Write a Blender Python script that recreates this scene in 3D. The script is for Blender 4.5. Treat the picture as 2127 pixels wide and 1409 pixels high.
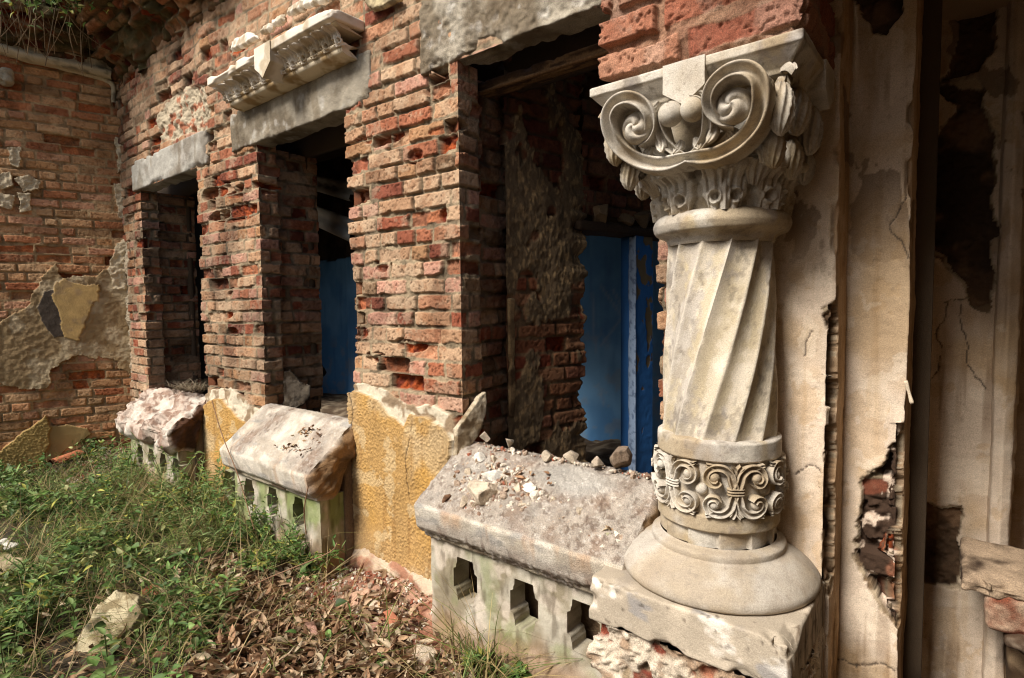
import bpy, bmesh, math, random
import numpy as np
from mathutils import Vector, Matrix
PI = math.pi
for o in list(bpy.data.objects):
    bpy.data.objects.remove(o)
S = bpy.context.scene
COL = S.collection

# ---------------------------------------------------------------- camera, sky, sun, exposure
F_PX, CU, CV = 1182.0, 1063.5, 704.5
def _unit(a):
    a = np.asarray(a, float)
    return a / np.linalg.norm(a)
_dn = _unit([207, 21000, F_PX])
_mx = np.array([-400 - CU, 654 - CV, F_PX])
_mx = _unit(_mx - _mx.dot(_dn) * _dn)
_X, _Z = -_mx, -_dn
_Y = np.cross(_Z, _X)
if _Y[2] < 0:
    _Y = -_Y
R3 = np.stack([_X, _Y, _Z])                      # photo rays -> world
CAM = np.array([0.0, -1.85, 0.0])
cd = bpy.data.cameras.new('camera')
cd.sensor_width = 36.0
cd.lens = F_PX / 2127 * 36
cd.clip_start, cd.clip_end = 0.02, 200
cam = bpy.data.objects.new('camera', cd)
COL.objects.link(cam)
r, u_, b = R3[:, 0], -R3[:, 1], -R3[:, 2]
cam.matrix_world = Matrix(((r[0], u_[0], b[0], CAM[0]), (r[1], u_[1], b[1], CAM[1]), (r[2], u_[2], b[2], CAM[2]), (0, 0, 0, 1)))
S.camera = cam

SUN_EL, SUN_AZ = math.radians(46), math.radians(14)     # azimuth measured from the facade normal towards the left
sun_dir = np.array([-math.sin(SUN_AZ) * math.cos(SUN_EL), -math.cos(SUN_AZ) * math.cos(SUN_EL), math.sin(SUN_EL)])
W = bpy.data.worlds.new('World')
S.world = W
W.use_nodes = True
nt = W.node_tree
nt.nodes.clear()
sky = nt.nodes.new('ShaderNodeTexSky')
sky.sky_type = 'NISHITA'
sky.sun_disc = False
sky.sun_elevation = SUN_EL
sky.sun_rotation = PI + SUN_AZ
sky.dust_density = 3.0
sky.air_density = 1.0
bg = nt.nodes.new('ShaderNodeBackground')
bg.inputs['Strength'].default_value = 0.08
wo = nt.nodes.new('ShaderNodeOutputWorld')
nt.links.new(sky.outputs[0], bg.inputs[0])
nt.links.new(bg.outputs[0], wo.inputs[0])
sl = bpy.data.lights.new('sun', 'SUN')
sl.energy = 4.2
sl.angle = math.radians(20)
sl.color = (1.0, 0.96, 0.91)
so = bpy.data.objects.new('sun', sl)
COL.objects.link(so)
so.rotation_euler = Vector(sun_dir).to_track_quat('Z', 'Y').to_euler()
S.view_settings.view_transform = 'Standard'
S.view_settings.look = 'None'
S.view_settings.exposure = 0.64
S.view_settings.gamma = 1.0
S.view_settings.use_white_balance = True
S.view_settings.white_balance_temperature = 6500
S.view_settings.white_balance_tint = 10
S.render.engine = 'CYCLES'
S.cycles.use_denoising = True
S.cycles.filter_width = 1.1
S.cycles.max_bounces = 7
S.cycles.diffuse_bounces = 5

# ---------------------------------------------------------------- helpers: rays, noise, meshes
def ray(u, v):
    return R3 @ np.array([u - CU, v - CV, F_PX])
def atY(u, v, y=0.0):
    d = ray(u, v); t = (y - CAM[1]) / d[1]; return CAM + t * d
def atX(u, v, x):
    d = ray(u, v); t = (x - CAM[0]) / d[0]; return CAM + t * d
def atZ(u, v, z):
    d = ray(u, v); t = (z - CAM[2]) / d[2]; return CAM + t * d
def projA(P):
    c = (P - CAM) @ R3
    return CU + F_PX * c[..., 0] / c[..., 2], CV + F_PX * c[..., 1] / c[..., 2], c[..., 2]
def polyXZ(pts, y=0.0):
    return np.array([atY(u, v, y)[[0, 2]] for u, v in pts])

_rng = np.random.default_rng(7)
_T = _rng.random((256, 256)).astype(np.float32)
_T3 = _rng.random((64, 64, 64)).astype(np.float32)
def n2(x, y, seed=0):
    x = np.asarray(x, np.float32); y = np.asarray(y, np.float32)
    xf = np.floor(x); yf = np.floor(y); fx = x - xf; fy = y - yf
    fx = fx * fx * (3 - 2 * fx); fy = fy * fy * (3 - 2 * fy)
    ix = (xf.astype(np.int32) + seed * 37) & 255; iy = (yf.astype(np.int32) + seed * 101) & 255
    jx = (ix + 1) & 255; jy = (iy + 1) & 255
    a = _T[ix, iy]; b = _T[jx, iy]; c = _T[ix, jy]; d = _T[jx, jy]
    return (a + (b - a) * fx) * (1 - fy) + (c + (d - c) * fx) * fy
def fb2(x, y, sc, octs=4, seed=0, gain=0.5):
    t = 0; amp = 1; tot = 0
    for k in range(octs):
        t = t + amp * n2(x * sc + 13.7 * k, y * sc + 7.1 * k, seed + k * 3); tot += amp
        amp *= gain; sc *= 2.03
    return t / tot
def n3(P, seed=0):
    P = np.asarray(P, np.float32); Q = np.floor(P); f = P - Q; f = f * f * (3 - 2 * f)
    i = (Q.astype(np.int32) + np.array([seed * 17, seed * 29, seed * 5])) & 63; j = (i + 1) & 63
    x0, y0, z0 = i[..., 0], i[..., 1], i[..., 2]; x1, y1, z1 = j[..., 0], j[..., 1], j[..., 2]
    fx, fy, fz = f[..., 0], f[..., 1], f[..., 2]
    def L(a, b, t): return a + (b - a) * t
    c0 = L(L(_T3[x0, y0, z0], _T3[x1, y0, z0], fx), L(_T3[x0, y1, z0], _T3[x1, y1, z0], fx), fy)
    c1 = L(L(_T3[x0, y0, z1], _T3[x1, y0, z1], fx), L(_T3[x0, y1, z1], _T3[x1, y1, z1], fx), fy)
    return L(c0, c1, fz)
def fb3(P, sc, octs=4, seed=0, gain=0.5):
    t = 0; amp = 1; tot = 0
    for k in range(octs):
        t = t + amp * n3(P * sc + 5.3 * k, seed + k); tot += amp; amp *= gain; sc *= 2.03
    return t / tot
def sstep(a, b, x):
    t = np.clip((x - a) / (b - a), 0, 1); return t * t * (3 - 2 * t)
def hsh(a, b, s):
    return _T[(a * 7 + s * 53) & 255, (b * 13 + s * 29 + a) & 255]
def inpoly(x, y, poly):
    poly = np.asarray(poly); res = np.zeros(np.shape(x), bool)
    bx0, by0 = poly.min(0); bx1, by1 = poly.max(0)
    n = len(poly)
    for i in range(n):
        x0, y0 = poly[i]; x1, y1 = poly[(i + 1) % n]
        if y0 == y1: continue
        c = ((y0 > y) != (y1 > y)) & (x < (x1 - x0) * (y - y0) / (y1 - y0) + x0)
        res ^= c
    return res
def mix(a, b, t):
    t = np.asarray(t)[..., None]; return a * (1 - t) + np.asarray(b) * t
def C3(*c): return np.array(c, float)
def srgb(r, g, b, k=1.0):
    c = np.array([r, g, b]) / 255.0
    return np.where(c <= .04045, c / 12.92, ((c + .055) / 1.055) ** 2.4) * k

def mesh_obj(name, V, Fq, mat, parent=None, col=None, smooth=True, loc=None):
    """V (n,3), Fq (m,k) int array or list of such arrays (quads and tris)"""
    V = np.ascontiguousarray(V, np.float32)
    Fs = [Fq] if isinstance(Fq, np.ndarray) else [f for f in Fq if len(f)]
    me = bpy.data.meshes.new(name)
    me.vertices.add(len(V)); me.vertices.foreach_set('co', V.ravel())
    li = np.concatenate([f.ravel() for f in Fs]).astype(np.int32)
    cnt = np.concatenate([np.full(len(f), f.shape[1]) for f in Fs]).astype(np.int32)
    st = np.concatenate([[0], np.cumsum(cnt)[:-1]]).astype(np.int32)
    me.loops.add(len(li)); me.loops.foreach_set('vertex_index', li)
    me.polygons.add(len(cnt)); me.polygons.foreach_set('loop_start', st)
    try: me.polygons.foreach_set('loop_total', cnt)
    except Exception: pass
    me.polygons.foreach_set('use_smooth', np.full(len(cnt), smooth))
    me.update(calc_edges=True)
    if col is not None:
        col = np.asarray(col, np.float32)
        if col.ndim == 1: col = np.tile(col, (len(V), 1))
        a = me.color_attributes.new('Col', 'FLOAT_COLOR', 'POINT')
        a.data.foreach_set('color', np.concatenate([col, np.ones((len(V), 1), np.float32)], 1).astype(np.float32).ravel())
    me.materials.append(mat)
    o = bpy.data.objects.new(name, me); COL.objects.link(o)
    if parent is not None: o.parent = parent; o.matrix_parent_inverse = parent.matrix_world.inverted()
    return o
def gridF(ni, nj, mask=None):
    i, j = np.meshgrid(np.arange(ni - 1), np.arange(nj - 1), indexing='ij')
    a = i * nj + j
    q = np.stack([a, a + nj, a + nj + 1, a + 1], -1)
    if mask is not None: q = q[mask]
    return q.reshape(-1, 4)
def compact(V, Fq, col=None):
    used = np.zeros(len(V), bool); used[Fq.ravel()] = True
    idx = np.cumsum(used) - 1
    return V[used], idx[Fq], (None if col is None else col[used])
def grid_obj(name, P, mat, parent=None, col=None, fmask=None, smooth=True):
    ni, nj = P.shape[:2]
    q = gridF(ni, nj, fmask); V = P.reshape(-1, 3); c = None if col is None else np.broadcast_to(col, P.shape).reshape(-1, 3)
    V, q, c = compact(V, q, c)
    return mesh_obj(name, V, q, mat, parent, c, smooth)
def grid_normals(P):
    du = np.gradient(P, axis=0); dv = np.gradient(P, axis=1); n = np.cross(du, dv)
    return n / (np.linalg.norm(n, axis=-1, keepdims=True) + 1e-12)

def empty(name, loc, label=None, cat=None, group=None):
    o = bpy.data.objects.new(name, None); COL.objects.link(o); o.location = loc
    o.empty_display_size = .1
    bpy.context.view_layer.update()
    o.matrix_world = Matrix.Translation(Vector(loc))
    if label: tag(o, label, cat, group)
    return o
def tag(o, label, cat, group=None, kind=None):
    if label: o['label'] = label
    if cat: o['category'] = cat
    if group: o['group'] = group
    if kind: o['kind'] = kind
    return o

def box_grid(dims, res):
    """closed subdivided box centred on origin, shared vertices: V, quads, rounded normals"""
    d = np.asarray(dims, float)
    n = np.maximum(1, np.round(d / res)).astype(int)
    Vs = []; Q = []; off = 0
    for ax in range(3):
        a, b = (ax + 1) % 3, (ax + 2) % 3
        for sgn in (-1, 1):
            ga, gb = np.meshgrid(np.linspace(-.5, .5, n[a] + 1) * d[a], np.linspace(-.5, .5, n[b] + 1) * d[b], indexing='ij')
            P = np.zeros(ga.shape + (3,)); P[..., a] = ga; P[..., b] = gb; P[..., ax] = sgn * d[ax] / 2
            q = gridF(n[a] + 1, n[b] + 1)
            if sgn < 0: q = q[:, ::-1]
            Vs.append(P.reshape(-1, 3)); Q.append(q + off); off += P.shape[0] * P.shape[1]
    V = np.concatenate(Vs); Q = np.concatenate(Q)
    key = np.round(V / 1e-5).astype(np.int64)
    _, idx, inv = np.unique(key, axis=0, return_index=True, return_inverse=True)
    return V[idx], inv.ravel()[Q]
def rough_block(dims, res=.01, amp=.004, sc=12, seed=0, edge=.008, chip=.0, chip_sc=9):
    """box with rounded, worn and chipped edges"""
    V, Q = box_grid(dims, res)
    h = np.asarray(dims) / 2
    inner = np.clip(V, -(h - edge), h - edge)
    n = V - inner; L = np.linalg.norm(n, axis=1, keepdims=True)
    n = n / np.maximum(L, 1e-9)
    V2 = inner + n * np.minimum(edge, L)
    k = np.sum(np.abs(V) > h - edge - 1e-6, axis=1)
    V2 = V2 + n * ((fb3(V2 + seed * 3.1, sc, 5, seed) - .5) * 2 * amp)[:, None]
    if chip > 0:
        hc = np.linalg.norm(np.maximum(np.abs(V2) - (h - chip * 2.2), 0), axis=1) / (chip * 2.2)
        ed = np.sort(np.maximum(np.abs(V2) - (h - chip * 2.2), 0) / (chip * 2.2), axis=1)[:, 1]
        cn = sstep(.5, .72, fb3(V2 + seed, chip_sc, 3, seed + 9)) * ed
        V2 = V2 - np.sign(V2) * np.minimum(np.abs(V2), chip) * (cn * (np.abs(V2) > h - chip * 2.2).T).T * .9
    return V2, Q
def xform(V, loc=(0, 0, 0), rot=(0, 0, 0), sc=(1, 1, 1)):
    from mathutils import Euler
    M = np.array(Euler(rot).to_matrix())
    return (V * np.asarray(sc)) @ M.T + np.asarray(loc)

def sweep(path, nrm, wid, hgt, prof, closed=False):
    """sweep a profile (a across, b outward) along a path"""
    path = np.asarray(path, float); n = len(path)
    t = np.gradient(path, axis=0); t /= np.linalg.norm(t, axis=1, keepdims=True) + 1e-12
    nrm = np.asarray(nrm, float); nrm = nrm - np.sum(nrm * t, 1, keepdims=True) * t
    nrm /= np.linalg.norm(nrm, axis=1, keepdims=True) + 1e-12
    s = np.cross(t, nrm)
    pr = np.asarray(prof, float)
    wid = np.broadcast_to(wid, n); hgt = np.broadcast_to(hgt, n)
    P = path[:, None] + s[:, None] * (pr[None, :, 0:1] * wid[:, None, None]) + nrm[:, None] * (pr[None, :, 1:2] * hgt[:, None, None])
    return P
def smooth_path(pts, n):
    pts = np.asarray(pts, float)
    d = np.concatenate([[0], np.cumsum(np.linalg.norm(np.diff(pts, axis=0), axis=1))])
    m = len(pts)
    # Catmull-Rom
    ts = np.linspace(0, d[-1], n); out = []
    ext = np.vstack([2 * pts[0] - pts[1], pts, 2 * pts[-1] - pts[-2]])
    for t in ts:
        i = min(max(np.searchsorted(d, t, 'right') - 1, 0), m - 2)
        x = (t - d[i]) / max(d[i + 1] - d[i], 1e-9)
        p0, p1, p2, p3 = ext[i], ext[i + 1], ext[i + 2], ext[i + 3]
        out.append(.5 * ((2 * p1) + (-p0 + p2) * x + (2 * p0 - 5 * p1 + 4 * p2 - p3) * x * x + (-p0 + 3 * p1 - 3 * p2 + p3) * x ** 3))
    return np.array(out)
class Acc:
    """collects pieces that belong to one part"""
    def __init__(s): s.V = []; s.Q = []; s.C = []; s.n = 0
    def add(s, V, Q, col=None):
        s.V.append(np.asarray(V, float)); s.Q.append(np.asarray(Q) + s.n); s.n += len(V)
        c = np.asarray(col if col is not None else (.5, .5, .5), float)
        s.C.append(np.broadcast_to(c, (len(V), 3)))
    def grid(s, P, col=None, cap=False):
        ni, nj = P.shape[:2]
        s.add(P.reshape(-1, 3), gridF(ni, nj), None if col is None else (np.broadcast_to(col, P.shape).reshape(-1, 3)))
    def build(s, name, mat, parent=None, smooth=True):
        return mesh_obj(name, np.concatenate(s.V), [q for q in s.Q], mat, parent, np.concatenate(s.C), smooth)
def ball(c, rad, nu=16, nv=10, amp=.0, seed=0, sc=(1, 1, 1)):
    th = np.linspace(0, 2 * PI, nu + 1); ph = np.linspace(0, PI, nv)
    T, Pp = np.meshgrid(th, ph, indexing='ij')
    D = np.stack([np.cos(T) * np.sin(Pp), np.sin(T) * np.sin(Pp), np.cos(Pp)], -1)
    rr = rad * (1 + amp * (fb3(D * 1.7 + seed * 2.3, 1.5, 3, seed) - .5)) if amp else rad
    return np.asarray(c) + D * np.asarray(sc) * (rr[..., None] if amp else rr)

def rock(dims, res, seed, planes=11, amp=.03):
    """broken stone: a lump cut by random planes, with rough faces"""
    r_ = np.random.default_rng(seed); d = np.asarray(dims, float)
    n = int(np.clip(max(d) / res, 4, 26)); V, Q = box_grid((1, 1, 1), 1.0 / n)
    V = V / np.linalg.norm(V, axis=1, keepdims=True) * .62
    for k in range(planes):
        nn = _unit(r_.normal(0, 1, 3)); dd = r_.uniform(.26, .46); e = V @ nn - dd; V = V - np.maximum(e, 0)[:, None] * nn
    V = V * (1 + amp * 2 * (fb3(V * 3 + seed, 2, 4, seed) - .5))[:, None] + ((fb3(V * 9 + seed, 2, 3, seed + 1) - .5) * amp)[:, None]
    return V * d * 1.15, Q

# ---------------------------------------------------------------- materials
def material(name, rough=.9, base=None, fine=140, var=.25, bumps=((90, .5, .004),), spec=.25, mott=(9, .12), trans=0, pits=None):
    m = bpy.data.materials.new(name); m.use_nodes = True
    n = m.node_tree; n.nodes.clear()
    out = n.nodes.new('ShaderNodeOutputMaterial'); p = n.nodes.new('ShaderNodeBsdfPrincipled')
    n.links.new(p.outputs[0], out.inputs[0])
    p.inputs['Roughness'].default_value = rough
    p.inputs['Specular IOR Level'].default_value = spec
    tc = n.nodes.new('ShaderNodeNewGeometry')
    def noise(sc, det=4):
        t = n.nodes.new('ShaderNodeTexNoise'); t.inputs['Scale'].default_value = sc; t.inputs['Detail'].default_value = det
        n.links.new(tc.outputs['Position'], t.inputs['Vector']); return t
    if base is None:
        a = n.nodes.new('ShaderNodeAttribute'); a.attribute_name = 'Col'; src = a.outputs['Color']
    else:
        a = n.nodes.new('ShaderNodeRGB'); a.outputs[0].default_value = (*base, 1); src = a.outputs[0]
    def vary(src, sc, amt, det):
        t = noise(sc, det); mr = n.nodes.new('ShaderNodeMapRange')
        mr.inputs['From Min'].default_value = .3; mr.inputs['From Max'].default_value = .7
        mr.inputs['To Min'].default_value = 1 - amt; mr.inputs['To Max'].default_value = 1 + amt
        n.links.new(t.outputs['Fac'], mr.inputs['Value'])
        mm = n.nodes.new('ShaderNodeMix'); mm.data_type = 'RGBA'; mm.blend_type = 'MULTIPLY'; mm.inputs[0].default_value = 1
        cb = n.nodes.new('ShaderNodeCombineXYZ')
        for k in range(3): n.links.new(mr.outputs[0], cb.inputs[k])
        n.links.new(src, mm.inputs[6]); n.links.new(cb.outputs[0], mm.inputs[7]); return mm.outputs[2]
    src = vary(src, fine, var, 5)
    src = vary(src, mott[0], mott[1], 4)
    n.links.new(src, p.inputs['Base Color'])
    prev = None
    for sc, st, dist in bumps:
        t = noise(sc, 6); bp = n.nodes.new('ShaderNodeBump'); bp.inputs['Strength'].default_value = st; bp.inputs['Distance'].default_value = dist
        n.links.new(t.outputs['Fac'], bp.inputs['Height'])
        if prev: n.links.new(prev, bp.inputs['Normal'])
        prev = bp.outputs[0]
    if prev: n.links.new(prev, p.inputs['Normal'])
    if trans:
        tr = n.nodes.new('ShaderNodeBsdfTranslucent'); ms = n.nodes.new('ShaderNodeMixShader'); ms.inputs[0].default_value = trans
        n.links.new(src, tr.inputs[0]); n.links.new(p.outputs[0], ms.inputs[1]); n.links.new(tr.outputs[0], ms.inputs[2]); n.links.new(ms.outputs[0], out.inputs[0])
    return m
M_BRICK = material('weathered_brick', .93, fine=300, var=.42, bumps=((80, .5, .006), (380, .8, .003)), mott=(7, .14))
M_PLASTER = material('old_plaster', .9, fine=320, var=.2, bumps=((70, .3, .004), (420, .6, .002)), mott=(5, .1))
M_RENDER = material('roughcast_render', .95, fine=180, var=.2, bumps=((230, .6, .004),), mott=(6, .12))
M_CONC = material('rough_concrete', .95, fine=260, var=.35, bumps=((60, .5, .007), (280, .9, .004)), mott=(14, .16))
M_STONE = material('cast_stone', .88, fine=300, var=.18, bumps=((130, .4, .003), (420, .65, .002)), mott=(10, .08))
M_WOOD = material('old_wood', .85, fine=120, var=.3, bumps=((120, .5, .004),))
M_BLUE = material('blue_painted_plaster', .75, fine=200, var=.08, bumps=((50, .2, .004), (300, .2, .002)), mott=(3, .15), spec=.3)
M_SOIL = material('dusty_soil', .97, fine=160, var=.25, bumps=((60, .6, .01), (260, .6, .005)))
M_LEAF = material('leaf_green', .6, fine=60, var=.2, bumps=(), trans=.3, spec=.3)
M_DRY = material('dry_leaf', .85, fine=80, var=.25, bumps=((60, .3, .004),), trans=.12)
M_STEM = material('plant_stem', .8, fine=60, var=.2, bumps=())
M_TILE = material('terracotta', .85, fine=200, var=.2, bumps=((160, .4, .003),))
M_DARK = material('black_cable', .6, base=(.012, .012, .013), bumps=())
M_PLASTIC = material('plastic_litter', .4, bumps=(), var=.05, spec=.5)

# ---------------------------------------------------------------- masonry relief
PAL = np.array([srgb(205, 165, 135), srgb(196, 150, 118), srgb(190, 135, 105), srgb(176, 108, 80), srgb(164, 92, 68),
                srgb(138, 76, 58), srgb(184, 136, 100), srgb(205, 150, 130), srgb(150, 118, 92)]) * .72 * np.array([.94, .98, .90])
PW = np.array([.20, .21, .15, .10, .05, .04, .07, .12, .06])
MORT = srgb(178, 156, 124) * .66
CRUMB = srgb(186, 88, 40) * .6
CRUMB2 = srgb(120, 48, 26) * .55
class Bond:
    def __init__(s, seed, ch=.0795, z0=0.0, L=.252, H=.128, pm=.045, pe=.12, red=0.0, hp=.5, joint=.0058):
        s.seed = seed; s.ch = ch; s.z0 = z0; s.pm = pm; s.pe = pe; s.red = red; s.jw = joint
        rg = np.random.default_rng(seed); s.J = {}
        for k in range(-60, 80):
            ln = np.where(rg.random(110) < hp, H, L) + rg.normal(0, .006, 110)
            s.J[k] = np.cumsum(ln) - 10 + rg.random() * .2
    def __call__(s, X, Z, dmg=0.0, lime=.5, wob=.0045):
        sd = s.seed
        Zw = Z + (n2(X * 1.7, Z * 1.2, sd) - .5) * wob * 3 + (n2(X * 9, Z * 14, sd + 1) - .5) * wob
        Xw = X + (n2(X * 11, Z * 13, sd + 2) - .5) * wob
        ck = (Zw - s.z0) / s.ch
        k = np.floor(ck).astype(int); fz = (ck - k) * s.ch
        dx = np.zeros(X.shape); idx = np.zeros(X.shape, int); fr = np.zeros(X.shape)
        for kk in np.unique(k):
            m = k == kk; J = s.J[int(np.clip(kk, -60, 79))]
            i = np.clip(np.searchsorted(J, Xw[m]), 1, len(J) - 1)
            l = Xw[m] - J[i - 1]; r_ = J[i] - Xw[m]
            dx[m] = np.minimum(l, r_); idx[m] = i; fr[m] = (l - r_) / (l + r_)
        dz = np.minimum(fz, s.ch - fz)
        r1 = hsh(k, idx, sd); r2 = hsh(k, idx, sd + 1); r3 = hsh(k, idx, sd + 2); r4 = hsh(k, idx, sd + 3); r5 = hsh(k, idx, sd + 4)
        fine = fb2(X, Z, 60, 4, sd + 5); mid = fb2(X, Z, 14, 4, sd + 6); big = fb2(X, Z, 2.2, 4, sd + 7)
        cr = .009
        d = np.where((dx < cr) & (dz < cr), cr - np.hypot(cr - dx, cr - dz), np.minimum(dx, dz))
        d = d - np.maximum(0, mid - .54) * .04 - (fine - .5) * .004
        t = sstep(s.jw * .8, s.jw * .8 + .0055, d)
        miss = (r1 < s.pm + dmg * .75)
        ero = (~miss) & (r1 < s.pm + s.pe + dmg)
        hb = (r3 - .5) * .010 + (r4 - .5) * .008 * fr + (mid - .5) * .007 + (fine - .5) * .004
        pit = sstep(.60, .72, fb2(X, Z, 80, 3, sd + 8)); hb = hb - pit * .005
        he = -.014 - .02 * r2 + (mid - .5) * .045 + (fine - .5) * .012
        hm = -.028 - .035 * r2 + (mid - .5) * .06 + (fine - .5) * .02
        h = np.where(miss, hm, np.where(ero, he, hb))
        full = sstep(.46, .60, fb2(X, Z, 5, 3, sd + 9))           # patches of full joints
        hj = -.018 + .015 * full + (fine - .5) * .01 + (mid - .5) * .008
        h = np.where(miss, np.where(d > .002, h, np.minimum(hj, -.012)), h * t + hj * (1 - t))
        # colour
        ci = np.searchsorted(np.cumsum(PW) / PW.sum(), np.clip(r5, 0, .999)); ci = np.clip(ci, 0, len(PAL) - 1)
        c = PAL[ci] * (0.8 + .4 * hsh(k, idx, sd + 11))[..., None]
        if s.red: c = mix(c, srgb(168, 86, 66) * .7, s.red)
        blot = fb2(X, Z, 22, 4, sd + 12)
        c = mix(c, c * np.array([.72, .58, .5]), sstep(.5, .7, blot) * .7)
        lm = sstep(.46, .66, fb2(X, Z, 7, 4, sd + 13) + (fine - .5) * .5) * lime
        c = mix(c, srgb(206, 180, 148) * .68, lm * .75)
        c = mix(c, c * .6, pit * .6)
        ec = mix(np.broadcast_to(CRUMB, c.shape), CRUMB2, sstep(.4, .65, blot)); ec = mix(ec, srgb(150, 110, 80) * .5, (r2 > .6) * .6)
        mc = mix(np.broadcast_to(MORT * .8, c.shape), MORT * 1.0, full); mc = mix(mc, mc * .5, sstep(.45, .7, fb2(X, Z, 18, 3, sd + 14)))
        c = np.where(miss[..., None], ec, np.where((ero & (r4 > .35))[..., None], mix(ec, c, .35), c))
        tj = np.where(miss, (d > .002) * 1.0, t)
        c = mix(mc, c, tj)
        stain = sstep(.5, .75, big)
        c = c * (1 - .35 * stain)[..., None]
        soot = sstep(.56, .72, fb2(X, Z, 4.2, 5, sd + 15)) * (1 - full * .5); c = mix(c, c * np.array([.5, .44, .42]), soot * .75)
        return h, c
def crumble(X, Z, seed, depth=.03, amp=.05):
    a = fb2(X, Z, 16, 5, seed); b = fb2(X, Z, 70, 3, seed + 1)
    return -depth + (a - .5) * amp + (b - .5) * .018

def crack_dist(S_, Z_, lines):
    d = np.full(S_.shape, 9.0)
    for ln in lines:
        for (a, b_), (c, e) in zip(ln[:-1], ln[1:]):
            vx, vz = c - a, e - b_; l2 = vx * vx + vz * vz + 1e-12
            t = np.clip(((S_ - a) * vx + (Z_ - b_) * vz) / l2, 0, 1)
            d = np.minimum(d, np.hypot(S_ - a - t * vx, Z_ - b_ - t * vz))
    return d

# ---------------------------------------------------------------- facade layout (metres; Y=0 is the facade, Z=0 the eye)
GZ = -1.42
OPEN = [(-5.605, -4.462), (-3.572, -2.602), (-1.790, -0.844)]
LB = [1.038, 1.05, 1.075]
SILL_Z = -.62
XL, XR = -6.16, -.62
bond = Bond(11, z0=-.01)
# regions outlined on the facade plane
Y3 = polyXZ([(700, 1190), (712, 1100), (716, 905), (722, 822), (742, 812), (790, 830), (815, 862), (845, 884), (858, 858), (890, 866), (925, 889), (942, 915), (935, 975), (922, 1010), (905, 1060), (915, 1300), (700, 1220)])
Y3W = polyXZ([(690, 1200), (700, 1100), (705, 905), (716, 808), (745, 798), (800, 808), (826, 828), (850, 838), (900, 842), (938, 864), (960, 915), (990, 990), (960, 1300), (690, 1240)])
Y2 = polyXZ([(415, 1200), (422, 850), (440, 832), (466, 828), (500, 868), (530, 884), (560, 870), (575, 1200)])
Y2W = polyXZ([(405, 1200), (412, 830), (440, 812), (480, 806), (520, 840), (548, 852), (600, 850), (590, 1200)])
RUB = [polyXZ([(322, 250), (345, 205), (385, 180), (425, 178), (436, 215), (430, 268), (360, 292), (335, 285)]),
       polyXZ([(215, 560), (240, 505), (262, 500), (266, 640), (272, 760), (268, 800), (246, 700), (228, 620)])]
DMG = [(485, 445, 45, 14, 1), (500, 400, 60, 14, .9), (450, 400, 30, 20, .7), (780, 290, 40, 14, 1), (915, 268, 45, 12, 1), (792, 556, 16, 14, 1.2), (845, 716, 26, 14, .9), (922, 445, 14, 14, .9), (782, 742, 20, 12, .9),
       (925, 130, 30, 20, .6), (905, 180, 40, 30, .5), (745, 690, 14, 12, .8), (860, 322, 18, 14, 1), (475, 610, 8, 10, 1), (470, 652, 10, 8, 1), (480, 690, 10, 8, 1), (330, 210, 40, 25, .4), (500, 90, 60, 30, .3), (300, 330, 30, 14, .4)]
DMGW = [(atY(u, v)[[0, 2]], (atY(u + a, v)[0] - atY(u, v)[0]), (atY(u, v - b_)[2] - atY(u, v)[2]), w) for u, v, a, b_, w in DMG]
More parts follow.
